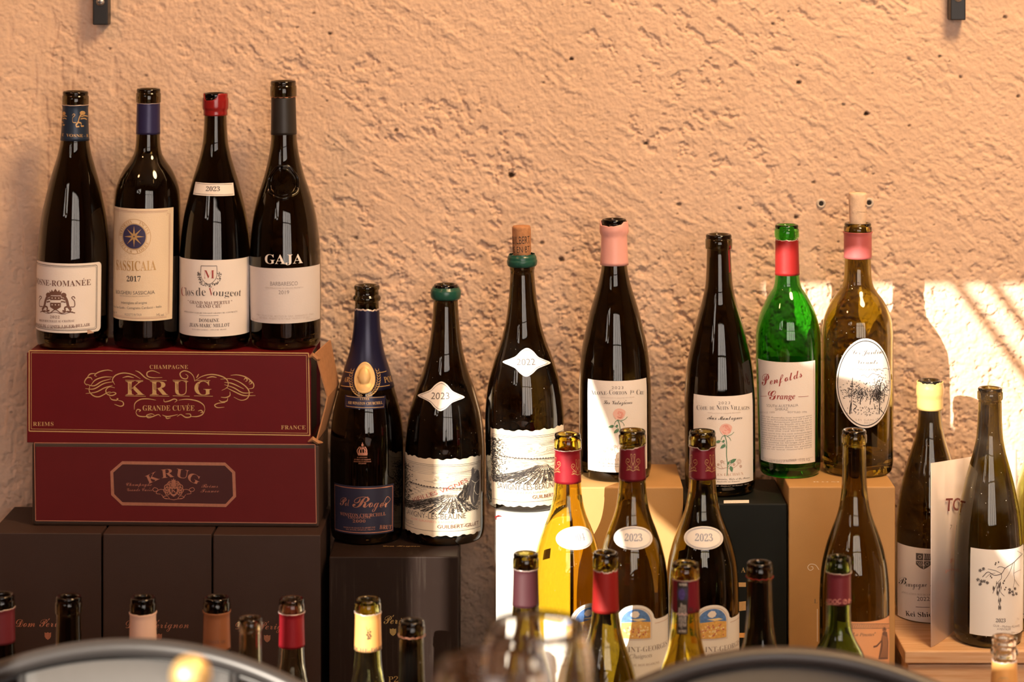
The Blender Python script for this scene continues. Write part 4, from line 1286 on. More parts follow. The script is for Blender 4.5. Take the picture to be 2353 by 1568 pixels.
for k in range(64):
    an = math.radians(rng.uniform(-20, 200)); rr = rng.uniform(20, 27)
    x, y = cx_ + rr * math.cos(an), cy_ - 4 + rr * .95 * math.sin(an) + 4
    q = rng.uniform(0, 3.1)
    a.line([(x - 2.6 * math.cos(q), y - 2.6 * math.sin(q)), (x, y + .6), (x + 2.6 * math.cos(q), y + 2.6 * math.sin(q))], [.3, 2.0, .3], 'ink_soft')
a.text('M', 478, 503, 640, 19, 'ink_red', 'thin')
for i, (t_, x0, x1, m_) in enumerate((('C', 423, 434, 'ink_red'), ('los', 434, 455, 'ink_soft'), ('de', 460, 483, 'ink_soft'), ('V', 490, 501, 'ink_red'), ('ougeot', 499, 559, 'ink_soft'))):
    a.text(t_, x0, x1, 680, {'C': 20, 'V': 18, 'los': 19, 'de': 19, 'ougeot': 16}[t_], m_, 'thin')
a.text('" GRAND MAUPERTUI "', 440, 541, 697, 7, 'ink_sepia', 'serif'); a.text('GRAND CRU', 461, 518, 707, 7.5, 'ink_sepia', 'serif')
a.text('APPELLATION CLOS DE VOUGEOT GRAND CRU CONTROLÉE', 430, 552, 717, 3, 'ink_grey', 'serif'); a.line([(468, 725), (512, 725)], .7, 'ink_grey')
a.text('DOMAINE', 467, 513, 740, 8, 'ink_soft', 'serif'); a.text('JEAN-MARC MILLOT', 444, 536, 750, 8, 'ink_soft', 'serif'); a.text('NUITS-SAINT-GEORGES - COTE-D OR - FRANCE', 450, 529, 758, 2.6, 'ink_grey', 'serif')
a.build('lettering', L_)
# 4
b = bottle('tall dark bottle with black sleeved neck and embossed round seal, rightmost on red boxes', 657.5, UL, ZK, 185, 81.5, 28.5, 'albeisa', 'glass_black', -0.011, 30.5, lip_h=37)
c = sleeve(b, 'neck_foil', 226, 311, 'foil_black', .0003)
rim_line(b, 224, 'foil_copper', 1.6)
us, ws = b.S.P(655, 418)
kx = b.R / b.S.r(ws)
vf = []
for rr, tr_, ff in ((36, 3.4, 7), (29, 1.2, 0)):
    vf.append(tube([b.S.to3(us + kx * (rr + (1.2 * math.sin(ff * k * math.pi / 24))) * b.S.s * math.cos(k * math.pi / 24), ws + (rr + 1.2 * math.sin(ff * k * math.pi / 24)) * b.S.s * math.sin(k * math.pi / 24), .0006) for k in range(48)], tr_ * b.S.s, 8, True))
mesh_obj('glass_seal', *merge(*vf), 'glass_black', b.root, True)['label'] = 'round embossed seal on the shoulder'
a = Art(b.S, .0012, True)
a.text('GAJA', 628, 684, 424, 13, 'glass_black', 'sansb', 1); a.text('1859', 638, 672, 446, 11, 'glass_black', 'sansb', 1); a.curve([(648, 402), (655, 408), (662, 402), (658, 398), (652, 398), (648, 402)], 2, 'glass_black', 1)
a.build('raised_lettering', b.root)
L_ = uv_label(b, corners(b, '-80', '80', 617, 744, 0), 'paper_lilac')
a = Art(b.S, .0005)
a.text('GAJA', 616, 702, 605, 21, 'ink_white', 'serif'); a.build('brand_lettering', b.root); a = Art(b.S, .0005); a.text('BARBARESCO', 629, 691, 656, 9, 'ink_grey', 'sans')
a.text('DENOMINAZIONE DI ORIGINE PROTETTA', 617, 703, 662.5, 3.6, 'ink_pale', 'sans'); a.text('2019', 648, 672, 676, 8.5, 'ink_grey', 'sans')
a.build('lettering', L_); a = Art(b.S, .0005); a.text('IMBOTTIGLIATO DA - BOTTLED BY GAJA - BARBARESCO - ITALIA', 596, 724, 724, 4, 'ink_pale', 'sans'); a.text('RED WINE - PRODOTTO IN ITALIA - PRODUCT OF ITALY', 603, 717, 731, 4, 'ink_pale', 'sans')
a.text('750 ml', 583, 598, 736, 5.5, 'ink_pale', 'sans'); a.text('CONTAINS SULPHITES', 708, 733, 735, 2.6, 'ink_pale', 'sans')
a.build('lettering', L_)

# ============ middle group
# 5 champagne
b = bottle('dark champagne bottle with navy collar and gold portrait medal on the black carton', 843, 2.72, Z_BLACK, 655, 84, 28, 'champagne', 'glass_black', 0.0, 29.5, lip_h=38, lipkind='ring', name='champagne_bottle')
c = sleeve(b, 'neck_foil', 712, 900, 'foil_dark_navy', jag=2.0, edge='foil_edge', seed=9)
a = Art(b.S, .0008, True)
for y in (857, 889): a.line([(786 if y > 860 else 795, y - 3), (815, y)], 1.6, 'ink_gold'); a.line([(870, y), (896 if y > 860 else 888, y - 4)], 1.6, 'ink_gold')
a.text('POL', 885, 901, 880, 13, 'ink_gold', 'serif', yr=876); a.text('AR', 793, 805, 878, 11, 'ink_gold', 'serif')
for sg in (-1, 1):
    for k in range(13):
        an = math.radians(18 + k * 9.5)
        x, y = 841 + sg * 31 * math.sin(an) * 1.0, 868 - 43 * math.cos(an) * -1 * (1 if False else 1)
        x = 841 + sg * 31 * math.cos(math.radians(-20 + k * 8.6)); y = 868 + 42 * math.sin(math.radians(-20 + k * 8.6))
        tx = -sg * math.sin(math.radians(-20 + k * 8.6)); ty = math.cos(math.radians(-20 + k * 8.6))
        for o_ in (-1, 1):
            a.line([(x, y), (x - tx * 4 + o_ * sg * 3.4 * ty, y - ty * 4 + o_ * 2.6 * -tx * sg), (x - tx * 8 + o_ * sg * 3.6, y - ty * 8)], [.5, 2.4, .4], 'ink_gold', 1)
a.build('lettering', c)
a = Art(b.S, .0009, True)
a.poly([(797, 907), (888, 909), (887, 938), (797, 936)], 'foil_dark_navy'); a.line([(800, 910), (885, 912), (884, 935), (800, 933)], 1.0, 'ink_gold', 1, True)
a.text('CUVÉE', 832, 853, 919.5, 5.5, 'ink_gold', 'serif', 1); a.text('SIR WINSTON CHURCHILL', 804, 882, 928, 6, 'ink_gold', 'serif', 1)
a.build('neck_band', b.root)
# medal: domed oval with a head in profile
u0, w0_ = b.S.P(841, 868)
mroot = []
V, F = [], []
ru, rw = 24.5 * b.S.s, 34 * b.S.s
kxm = b.R / b.S.r(w0_)
nr, na = 16, 48
for i in range(nr + 1):
    f = i / nr
    for k in range(na):
        an = 2 * math.pi * k / na
        # relief
        x, y = f * math.cos(an), f * math.sin(an)
        hd = max(0, 1 - ((x + .02) ** 2 / .30 + (y - .12) ** 2 / .34)); bust = max(0, 1 - (x ** 2 / .5 + (y + .75) ** 2 / .16)); nose = max(0, 1 - ((x + .50) ** 2 / .02 + (y - .08) ** 2 / .02))
        lift = .0004 + .0006 * (1 - f ** 4) + .0034 * max(hd ** .5, bust ** .5 * .8, nose * .6) + (.0008 if .9 < f < .99 else 0)
        V.append(b.S.to3(u0 + ru * kxm * x, w0_ + rw * y, lift))
for i in range(nr):
    for k in range(na):
        k2 = (k + 1) % na
        F.append((i * na + k, i * na + k2, (i + 1) * na + k2, (i + 1) * na + k))
mesh_obj('portrait_medal', V, F, 'medal_gold', b.root, True)['label'] = 'oval gold medal with a head in profile'
a = Art(b.S, .0004)
for k in range(5): a.curve([(829 + k * 4.5, 1046), (827 + k * 5.5 - 1, 1036), (838 + (k - 2) * 3.2, 1027)], 2.0, 'foil_copper')
a.ell(838, 1023, 2.6, 3.2, 'foil_copper', 0, 10); a.line([(838, 1017), (838, 1024)], 1.4, 'foil_copper'); a.poly([(827, 1041), (850, 1041), (849, 1047), (828, 1047)], 'foil_copper'); a.ring(838, 1038, 8, 7, 1.8, 'foil_copper', 1, 20)
for i, (t_, x0, x1) in enumerate((('BY APPOINTMENT', 826, 849), ('TO HER LATE MAJESTY', 819, 857), ('PURVEYORS OF CHAMPAGNE', 818, 858), ('EPERNAY', 829, 847))): a.text(t_, x0, x1, 1053 + i * 4.6, 2.8, 'foil_copper', 'serif')
a.build('crest_print', b.root)
L_ = uv_label(b, corners(b, '-58', 908, 1118, 1229, 1.5), 'paper_navy')
a = Art(b.S, .0005)
a.uline(corners(b, '-56', 905, 1123, 1225, 1), 2.0 * b.S.s, 'foil_copper', 0, True)
a.text('P', 786, 803, 1161, 19, 'foil_copper', 'script'); a.text('ol', 798, 809, 1163, 17, 'foil_copper', 'sthin'); a.text('R', 815, 858, 1166, 27, 'foil_copper', 'script'); a.text('oger', 852, 893, 1166, 24, 'foil_copper', 'sthin')
a.curve([(884, 1160), (893, 1142), (900, 1148), (892, 1158), (878, 1164)], 1.2, 'foil_copper')
a.text('WINSTON CHURCHILL', 786, 890, 1184, 7.5, 'foil_copper', 'serif'); a.text('CHAMPAGNE', 805, 857, 1191.5, 5, 'foil_copper', 'serif', spacing=1.1); a.text('2000', 816, 845, 1201, 6.5, 'foil_copper', 'serif', spacing=1.1)
a.text('PRODUIT DE FRANCE ÉLABORÉ PAR', 794, 867, 1213, 3, 'foil_copper', 'serif'); a.text('POL ROGER, EPERNAY, FRANCE', 800, 867, 1218, 3, 'foil_copper', 'serif'); a.text('BRUT', 876, 902, 1216, 9, 'foil_copper', 'serif')
a.build('lettering', L_)

def vine_label(b, x0, x1, y0, y1, horse, seed, xc_text=None):
    """deckle edged cream label with an engraved vineyard; x, y in label fractions mapped by P"""
    L_ = uv_label(b, corners(b, x0, x1, y0, y1, 0, 2.2, 70, seed), 'paper_cream')
    a = Art(b.S, .0005)
    ua, wt = b.S.at(float(x0), y0) if isinstance(x0, str) else b.S.P(x0, y0)
    ub = (b.S.at(float(x1), y0) if isinstance(x1, str) else b.S.P(x1, y0))[0]
    wt = b.S.P(b.cx, y0 + 2)[1]; wb = b.S.P(b.cx, y1 - 2)[1]
    def Q(x, y): return (ua + (ub - ua) * x, wt + (wb - wt) * y)       # x, y 0..1 from top left
    s = b.S.s
    def ln(P, w, m='ink', lay=0): a.uline([Q(*p) for p in P], [q * s for q in w] if isinstance(w, list) else w * s, m, lay)
    def cv(P, w, m='ink', lay=0): ln(smooth_path(P, 5), w, m, lay)
    rng = random.Random(seed)
    for y in (.065, .085): ln([(.02 + .96 * k / 8, y) for k in range(9)], .8, 'ink_soft')
    ln([(.985, .06), (.985, .94)], .8, 'ink_soft'); ln([(.02 + .965 * k / 8, .945) for k in range(9)], .9, 'ink_soft')
    for i in range(6):       # sky ruling
        y = .10 + .018 * i
        ln([(.08 + .9 * k / 8, y + .004 * math.sin(k + i)) for k in range(9)], .55, 'ink_grey')
    for i in range(9):
        y = .17 + .02 * i; xs_ = rng.uniform(.30, .62)
        ln([(xs_ + (.95 - xs_) * k / 5, y + .008 * math.sin(k * 1.3 + i)) for k in range(6)], .6, 'ink_grey')
    for cx_, cy_, rr in ((.22, .26, .055), (.27, .23, .05), (.46, .24, .06), (.54, .22, .065), (.62, .25, .05), (.50, .27, .05)):  # clouds
        a.upoly([Q(cx_ + rr * math.cos(k * .45) * 1.1, cy_ + rr * .8 * math.sin(k * .45)) for k in range(14)], 'paper_cream', 1)
    # hedge line and hills
    P = [(.16 + .68 * k / 14, .345 + .05 * k / 14 + .006 * math.sin(k * 2.1)) for k in range(15)]
    ln(P, 1.6, 'ink_soft', 2); ln([(p[0], p[1] + .018) for p in P], .7, 'ink_soft', 2)
    for i in range(20):
        x = .17 + .65 * i / 20; y = .345 + .05 * i / 20
        a.upoly([Q(x + .012 * math.cos(k), y - .004 + .012 * math.sin(k) * rng.uniform(.6, 1.3)) for k in range(6)], 'ink_soft', 2)
    for i in range(70):
        x = rng.uniform(.12, .86); y = rng.uniform(.37, .46) + x * .05
        ln([(x, y), (x + .04, y + .006)], .6, 'ink_grey', 2)
    # vine rows fanning towards the viewer
    VX, VY = .66, .44
    for i in range(13):
        xb = -.25 + i * .095
        yb = .685 + .012 * math.sin(i)
        for q in range(3):
            pts_ = []
            for k in range(15):
                t = k / 14
                xx = VX - .10 + i * .010 + (xb + q * .014 - (VX - .10 + i * .010)) * t ** 1.35
                yy = VY + .02 + (yb - VY) * t ** 1.1 + rng.uniform(-.008, .008)
                if xx < .015: continue
                pts_.append((xx, yy))
            if len(pts_) > 2: ln(pts_, [.4 + 1.5 * k / len(pts_) * (1.2 if q == 0 else .7) for k in range(len(pts_))], 'ink' if q == 0 else 'ink_soft', 2)
        for k in range(22):
            t = rng.uniform(.25, 1)
            xx = VX - .10 + i * .010 + (xb + .03 - (VX - .10 + i * .010)) * t ** 1.35; yy = VY + .02 + (yb - VY) * t ** 1.1
            if xx > .02 and xx < .97: ln([(xx, yy), (xx + .014, yy + .010), (xx + .020, yy - .004)], .7 + .6 * t, 'ink', 3)
    # leafy tree down the left side
    for k in range(560):
        t = rng.random()
        x = .015 + abs(rng.gauss(0, .075)) * (1.25 - .7 * abs(t - .45)); y = .11 + .58 * t
        if x > .34: continue
        an = rng.uniform(0, 6.28); l = rng.uniform(.010, .025)
        ln([(x, y), (x + l * math.cos(an), y + l * .8 * math.sin(an)), (x + 1.5 * l * math.cos(an + .6), y + l * math.sin(an + .6))], [.4, 1.9, .4], 'ink' if rng.random() < .75 else 'ink_soft', 3)
    cv([(.03, .70), (.05, .55), (.03, .3), (.06, .16)], 2.4, 'ink', 3)
    # bushes, lower right
    for k in range(190):
        x = rng.uniform(.62, .97); y = rng.uniform(.56, .70)
        an = rng.uniform(0, 6.28)
        ln([(x, y), (x + .012 * math.cos(an), y + .010 * math.sin(an)), (x + .02 * math.cos(an + .9), y + .014 * math.sin(an + .9))], .9, 'ink' if rng.random() < .7 else 'ink_soft', 2)
    if horse:
        hd = [(.80, .40), (.82, .30), (.845, .24), (.845, .15), (.868, .12), (.882, .17), (.88, .22), (.92, .17), (.95, .19), (.965, .26), (.965, .40), (.955, .52), (.93, .60), (.90, .64), (.865, .63), (.84, .58), (.83, .50), (.80, .47)]
        a.upoly([Q(*p) for p in hd], 'ink_soft', 4)
        cv([(.90, .33), (.88, .42), (.92, .50), (.96, .50)], 1.3, 'paper_cream', 5); cv([(.85, .30), (.90, .34), (.955, .31)], 1.1, 'paper_cream', 5); cv([(.895, .35), (.87, .50), (.88, .60)], 1.1, 'paper_cream', 5)
        a.upoly([Q(.925 + .012 * math.cos(k), .27 + .010 * math.sin(k)) for k in range(6)], 'ink', 5)
        for k in range(24):
            x = rng.uniform(.76, .84)
            ln([(x, .30 + rng.uniform(0, .08)), (x - .03, .45 + rng.uniform(0, .1)), (x - .05 + rng.uniform(-.02, .02), .55)], 1.0, 'ink', 4)
        cv([(.75, .42), (.70, .50), (.76, .56)], 5, 'ink', 4)
    def tx(t_, xa, xb, y, cap, m, sty):
        pa, pb = Q(xa, y), Q(xb, y)
        a.text(t_, pa, pb, 0, cap, m, sty, 3, uv=True)
    if horse:
        V_, F_, asp = text_mesh('VIEILLES VIGNES', 'sans')
        pa, pb = Q(.22, .60), Q(.80, .30)
        a.text('VIEILLES VIGNES', pa, pb, 0, 9, 'ink_red', 'sans', 6, uv=True)
    tx('SAVIGNY-LÈS-BEAUNE', .10, .78, .785, 12 if horse else 13, 'ink_soft', 'sans')
    tx('AUX GRANDS LIARDS', .19, .66, .835, 4.5, 'ink_rose', 'sans'); 
    tx('GUILBERT-GILLET', .50, .95, .905, 7.5, 'ink_sepia', 'sansb'); tx('Domaine', .68, .82, .868, 4, 'ink_pale', 'sans'); tx('VITICULTEUR A SAVIGNY-LES-BEAUNE - FRANCE', .52, .94, .925, 2.2, 'ink_pale', 'sans')
    if horse: tx('BOUTEILLE N° 0105', .02, .22, .885, 5, 'ink_soft', 'sans'); ln([(.02, .90), (.24, .90)], .7, 'ink_soft', 3); tx('750 ML - 13% VOL', .03, .18, .925, 3, 'ink_pale', 'sans')
    a.build('lettering', L_)
    return L_

def lozenge(b, cx_, cy_, rx, ry, rot, year, m='paper'):
    def shp(f):
        base_ = [(-1, 0), (-.68, -.24), (-.46, -.42), (-.24, -.80), (0, -1), (.24, -.80), (.46, -.42), (.68, -.24), (1, 0), (.68, .26), (.46, .44), (.24, .80), (0, 1), (-.24, .80), (-.46, .44), (-.68, .26)]
        P = smooth_path([(p[0] * rx * f, p[1] * ry * f) for p in base_], 5, True)
        ca, sa = math.cos(math.radians(rot)), math.sin(math.radians(rot))
        return [(cx_ + x * ca - y * sa, cy_ + x * sa + y * ca) for x, y in P]
    L_ = uv_label(b, [b.S.P(*p) for p in shp(1)], m, 'neck_label', True)
    a = Art(b.S, .0005, True)
    a.line(shp(.88), .9, 'ink_soft', 0, True); a.text(year, cx_ - rx * .42, cx_ + rx * .36, cy_ + ry * .18, ry * .42, 'ink_soft', 'sans')
    a.build('lettering', L_)

# 6
b = bottle('wide dark bottle with green wax ring, 2023 lozenge label and engraved horse label', 1022, 2.72, Z_BLACK, 653, 92, 28, 'wide', 'glass_brown', 0.004, 29, lip_h=36)
sleeve(b, 'wax_ring', 664, 692, 'wax_green', .0008, smoothlip=True, rmin=28.5, bulge=.0022, jag=.8, seed=31)
lozenge(b, 1015, 911, 54, 34, 2, '2023')
vine_label(b, '-82', 1106, 1056, 1233, True, 11)
# 7
b = bottle('wide dark bottle in full sun on the white carton, green wax ring and cork', 1209, 2.676, Z_WHITE, 586, 91, 27.5, 'wide', 'glass_brown', -0.017, 29, lip_h=34)
sleeve(b, 'wax_ring', 587, 616, 'wax_green', .0008, smoothlip=True, rmin=28.5, bulge=.0022, jag=.8, seed=32)
lozenge(b, 1210, 833, 55, 33, 2, '2022')
vine_label(b, 1128, '76', 990, 1165, False, 12)
def cork(b, label, y0, y1, r0, r1, mat, words, cols):
    """cork standing in the mouth of bottle b; y0 top row, y1 where it leaves the rim"""
    s = b.S.s
    w1_ = PZ(y0, b.d) - b.zb
    wr = b.H
    ri = 0.0086
    prof = [(0, wr - .014), (ri * .9, wr - .014), (ri * .97, wr - .012), (ri, wr - .001), (r1 * s * .97, wr + .002), (r1 * s, wr + .006), (r0 * s, w1_ - .003), (r0 * s * .98, w1_ - .0012), (r0 * s * .9, w1_), (0, w1_)]
    V, F = revolve(prof, 48)
    o = empty('cork', b.root.location, b.root.rotation_euler)
    tag(o, label, 'cork')
    mesh_obj('cork_body', V, F, mat, o, True)
    S = Round([(r1 * s, wr + .002), (r0 * s, w1_)], b.d, b.zb, b.cx, b.yb, b.S.lean, r1 * s)
    a = Art(S, .0002)
    for t_, xl, xr, yb_, cap, st in words: a.text(t_, xl, xr, yb_, cap, 'ink', st)
    a.build('lettering', o)
cork(b, 'brown printed cork standing in the wide bottle in full sun', 519, 585, 21.5, 21.5, 'cork_brown', [('GUILBERT', 1176, 1217, 559, 17, 'sans'), ('MIS EN BT', 1176, 1217, 579, 14, 'sans')], None)

# 8, 9 rose labels
def rose_label(b, x0, x1, y0, y1, title, sub, tx0, tx1, seed):
    L_ = uv_label(b, corners(b, x0, x1, y0, y1, 0), 'paper')
    a = Art(b.S, .0005)
    xm = (x0 + x1) / 2; dy = y0
    a.text('2023', xm - 14, xm + 13, dy + 18, 6, 'ink_grey', 'sans', spacing=1.2)
    x = tx0
    tot = sum(w for _, _, w in title); k = (tx1 - tx0) / tot
    for t_, cap, w in title:
        if t_: a.text(t_, x, x + w * k * .93, dy + 31 - (4 if t_ == 'ER' else 0), cap, 'ink_soft', 'thin')
        x += w * k
    a.text('APPELLATION D ORIGINE PROTÉGÉE', xm - 38, xm + 38, dy + 38, 2, 'ink_pale', 'sans')
    a.text(sub[0], sub[1], sub[2], dy + 52, 9, 'ink', 'script')
    # rose
    rx, ry = xm + 4, dy + 76
    rng = random.Random(seed)
    a.poly(smooth_path([(rx - 15, ry - 2), (rx - 9, ry - 11), (rx + 2, ry - 13), (rx + 13, ry - 7), (rx + 12, ry + 3), (rx + 6, ry + 11), (rx - 4, ry + 14), (rx - 12, ry + 7)], 4, True), 'ink_pink')
    for q in range(16):
        an = rng.uniform(0, 6.28); r_ = rng.uniform(2, 10)
        a.curve([(rx + r_ * math.cos(an), ry + r_ * math.sin(an) * .9), (rx + r_ * 1.1 * math.cos(an + .5), ry + r_ * math.sin(an + .5)), (rx + r_ * math.cos(an + 1.0), ry + r_ * .85 * math.sin(an + 1.0))], 2.2, 'ink_rose', 1)
    a.curve([(rx - 4, ry + 12), (rx + 1, ry + 30), (rx + 1, ry + 60), (rx + 3, ry + 82), (rx + 2, ry + 106)], 1.8, 'ink_leaf', 1)
    a.curve([(rx + 1, ry + 14), (rx - 8, ry + 16), (rx - 12, ry + 24)], 1.4, 'ink_leaf', 1); a.curve([(rx + 1, ry + 16), (rx + 12, ry + 12), (rx + 18, ry + 6)], 1.2, 'ink_leaf', 1); a.curve([(rx + 2, ry + 15), (rx + 8, ry + 20), (rx + 11, ry + 26)], 1.0, 'ink_leaf', 1)
    def leaf(x, y, an, l, w):
        c_, s_ = math.cos(math.radians(an)), math.sin(math.radians(an))
        P = [(0, 0), (.3, -w), (.65, -w * .8), (1, 0), (.65, w * .6), (.3, w * .7)]
        a.poly([(x + l * (p[0] * c_ - p[1] * s_), y + l * (p[0] * s_ + p[1] * c_)) for p in P], 'ink_leaf', 2)
    leaf(rx - 12, ry + 26, 165, 14, .28); leaf(rx - 4, ry + 24, 130, 8, .4); leaf(rx - 2, ry + 34, 140, 15, .3); a.curve([(rx + 1, ry + 44), (rx - 4, ry + 32), (rx - 12, ry + 27)], .9, 'ink_leaf', 1)
    leaf(rx + 9, ry + 78, -35, 18, .28); leaf(rx + 9, ry + 84, 70, 15, .3); leaf(rx + 4, ry + 82, -70, 10, .3); a.curve([(rx + 2, ry + 90), (rx + 8, ry + 82), (rx + 12, ry + 78)], .9, 'ink_leaf', 1)
    # tan vine ornament, producer
    ox, oy = xm + 4, dy + 158
    for sg in (-1, 1):
        a.curve([(ox, oy + 6), (ox + sg * 12, oy + 8), (ox + sg * 24, oy + 2), (ox + sg * 30, oy - 6)], 1.0, 'ink_tan'); a.curve([(ox + sg * 8, oy + 7), (ox + sg * 12, oy), (ox + sg * 10, oy - 6)], .9, 'ink_tan')
        for dx, dy_, r_ in ((30, -8, 5), (10, -8, 3), (18, -1, 2.5), (34, 3, 2.6)):
            a.ring(ox + sg * dx, oy + dy_, r_, r_, .9, 'ink_tan', 0, 14); a.ring(ox + sg * dx, oy + dy_, r_ * .5, r_ * .5, .8, 'ink_tan', 0, 10)
    a.text('C', ox - 6, ox - 1, oy - 2, 8, 'ink_tan', 'thin'); a.text('L', ox + 1, ox + 6, oy + 3, 8, 'ink_tan', 'thin')
    a.text('CHARLES LACHAUX', xm - 48, xm + 44, dy + 180, 6, 'ink_tan', 'thin', spacing=1.1)
    a.text('Vosne-Romanée, Côte d Or, France', xm - 44, xm + 60, dy + 188, 4.5, 'ink_soft', 'script'); a.text('mis en bouteille au domaine', xm - 34, xm + 36, dy + 196, 4, 'ink_soft', 'script')
    a.text('VIN DE BOURGOGNE - PRODUCT OF FRANCE - 750 ML', xm - 58, xm + 58, dy + 202, 2.4, 'ink_pale', 'sans')
    a.build('lettering', L_)
b = bottle('dark bottle with torn pale pink wax and rose label on a kraft carton', 1414, 2.688, Z_KRAFT_A, 503, 83, 27, 'burgundy', 'glass_black', -0.005, 29.5, lip_h=34)
sleeve(b, 'wax_seal', 512, 612, 'wax_pink', .0018, jag=1.2, smoothlip=True, rmin=26, notch=(-25, 70, 8), seed=8)
rose_label(b, 1349, 1483, 876, 1086, [('A', 11, 9), ('LOXE-', 8, 39), ('C', 11, 9), ('ORTON', 8, 42), ('', 0, 5), ('I', 10, 3), ('ER', 5, 9), ('', 0, 5), ('C', 11, 9), ('RU', 8, 14)], ('Les Valozières', 1384, 1449), 1356, 1478, 21)
b = bottle('dark burgundy bottle with bare neck and rose label on the dark green carton', 1655, 2.684, Z_GREENBLACK, 538, 81, 28.5, 'burgundy', 'glass_black', -0.006, 31, lip_h=34)
rose_label(b, 1590, 1725, 911, 1114, [('C', 11, 9), ('ÔTE', 8, 21), ('', 0, 5), ('DE', 8, 14), ('', 0, 5), ('N', 11, 10), ('UITS', 8, 25), ('', 0, 5), ('V', 11, 9), ('ILLAGES', 8, 50)], ('Aux Montagnes', 1619, 1699), 1597, 1719, 22)
a = Art(b.S, .0006); a.poly([(1673, 565), (1676.5, 565), (1676.5, 625), (1673, 627)], 'foil_scarlet'); a.build('foil_remnant', b.root)['label'] = 'thin red strip of leftover foil'

# 10 green bottle
b = bottle('empty bright green bottle with coral neck foil and long text label', 1815, 2.688, Z_KRAFT_B, 516, 74.5, 27, 'green', 'glass_green', -0.013, 28, lip_h=30)
sleeve(b, 'neck_foil', 553, 635, 'foil_red', jag=1.6, edge='foil_edge', seed=3)
L_ = uv_label(b, corners(b, '-74', 1867, 833, 1067, 0), 'paper')
a = Art(b.S, .0005)
a.text('P', 1748, 1765, 885, 28, 'ink_red', 'script', yr=884); a.text('enfolds', 1764, 1836, 883, 19, 'ink_red', 'script', yr=866)
a.text('G', 1761, 1778, 918, 22, 'ink_red', 'script'); a.text('range', 1778, 1819, 917, 13, 'ink_red', 'bital'); a.line([(1745, 910), (1757, 910)], .8, 'ink_red'); a.line([(1826, 912), (1850, 911)], .8, 'ink_red')
a.text('SOUTH AUSTRALIA', 1757, 1826, 934, 6, 'ink_grey', 'sans'); a.text('SHIRAZ', 1775, 1803, 943, 6, 'ink_grey', 'sans')
a.text('VINTAGE 1995', 1744, 1774, 949, 4, 'ink_pale', 'sans'); a.text('BOTTLED 1996', 1802, 1846, 949, 4, 'ink_grey', 'sans')
wd = ['Grange', 'is', 'Australia', 'and', 'indeed', 'one', 'of', 'the', 'world', 'made', 'from', 'low', 'yielding', 'Shiraz', 'vines', 'grown', 'in', 'South', 'matured', 'new', 'American', 'oak', 'prior', 'to', 'bottling', 'an', 'integral', 'part', 'tradition', 'dry', 'red', 'wine', 'acknowledged']
small_lines(a, 1747, 1858, [956 + 5.1 * k for k in range(7)], 3.3, 'ink_grey', wd, 'sans', 2)
small_lines(a, 1748, 1858, [993 + 5.1 * k for k in range(8)], 3.3, 'ink_grey', wd, 'sans', 3)
a.text('PENFOLDS WINES PTY LTD, MAGILL, SOUTH AUSTRALIA, AUSTRALIA', 1750, 1862, 1052, 2.4, 'ink_pale', 'sans'); a.text('750ml WINE PRODUCE OF AUSTRALIA', 1754, 1822, 1060, 5.5, 'ink_grey', 'sans'); a.text('13.5% VOL', 1828, 1855, 1060, 6.5, 'ink_grey', 'sans')
a.line([(1863, 834), (1864, 900), (1865, 980), (1866, 1060)], .9, 'ink_red')
a.build('lettering', L_)
back_label(b, 168, 845, 1050, 'paper', 52)

# 11 oval label bottle with cork
b = bottle('empty amber brown bottle with oval vineyard label, rose pink foil and a pale cork', 1971, 2.695, Z_KRAFT_B, 512, 81.5, 30.5, 'bordeaux', 'glass_umber', 0.0, 32, lip_h=26)
sleeve(b, 'neck_foil', 536, 597, 'foil_coral', .0009, smoothlip=True, rmin=30)
oc, orx, ory = (1977, 881), 64, 103
def opt(f, n=60): return [(oc[0] + orx * f * math.cos(2 * math.pi * k / n), oc[1] + ory * f * math.sin(2 * math.pi * k / n)) for k in range(n)]
L_ = uv_label(b, [b.S.P(*p) for p in opt(1)], 'paper', 'label')
a = Art(b.S, .0005)
a.line(opt(.945), 1.9, 'ink', 0, True)
a.text('Les Jardins', 1945, 2020, 814, 12, 'ink_soft', 'sthin', yr=812); a.text('Vivants', 1957, 2005, 836, 10, 'ink_soft', 'sthin'); a.text('TINO KUBAN', 1957, 2012, 851, 4.5, 'ink_soft', 'sans', spacing=1.2)
a.curve([(1928, 848), (1936, 846), (1943, 849), (1950, 848)], .8, 'ink_soft'); a.curve([(2018, 848), (2026, 846), (2032, 849), (2038, 847)], .8, 'ink_soft')
a.curve([(1966, 864), (1974, 862), (1981, 868), (1988, 862), (1994, 858), (2003, 861), (2010, 861)], .9, 'ink_soft'); a.curve([(1972, 880), (1976, 883), (1980, 880), (1977, 885)], .9, 'ink')
rng = random.Random(31)
def bush(x0, x1, y0, y1, n, m='ink', l=2.4):
    for _ in range(n):
        x, y = rng.gauss((x0 + x1) / 2, (x1 - x0) / 4), rng.gauss((y0 + y1) / 2, (y1 - y0) / 4)
        if ((x - oc[0]) / orx) ** 2 + ((y - oc[1]) / ory) ** 2 > .8: continue
        an = rng.uniform(0, 6.28)
        a.line([(x, y), (x + l * math.cos(an), y + l * math.sin(an)), (x + 1.5 * l * math.cos(an + 1), y + 1.5 * l * math.sin(an + 1))], [.3, 1.3, .3], m, 0)
bush(1925, 1968, 875, 925, 130); bush(1950, 1985, 890, 920, 130); bush(1980, 2025, 888, 925, 260); bush(1995, 2020, 860, 940, 170); bush(2010, 2040, 865, 915, 80); bush(1925, 2032, 935, 955, 70, 'ink_soft')
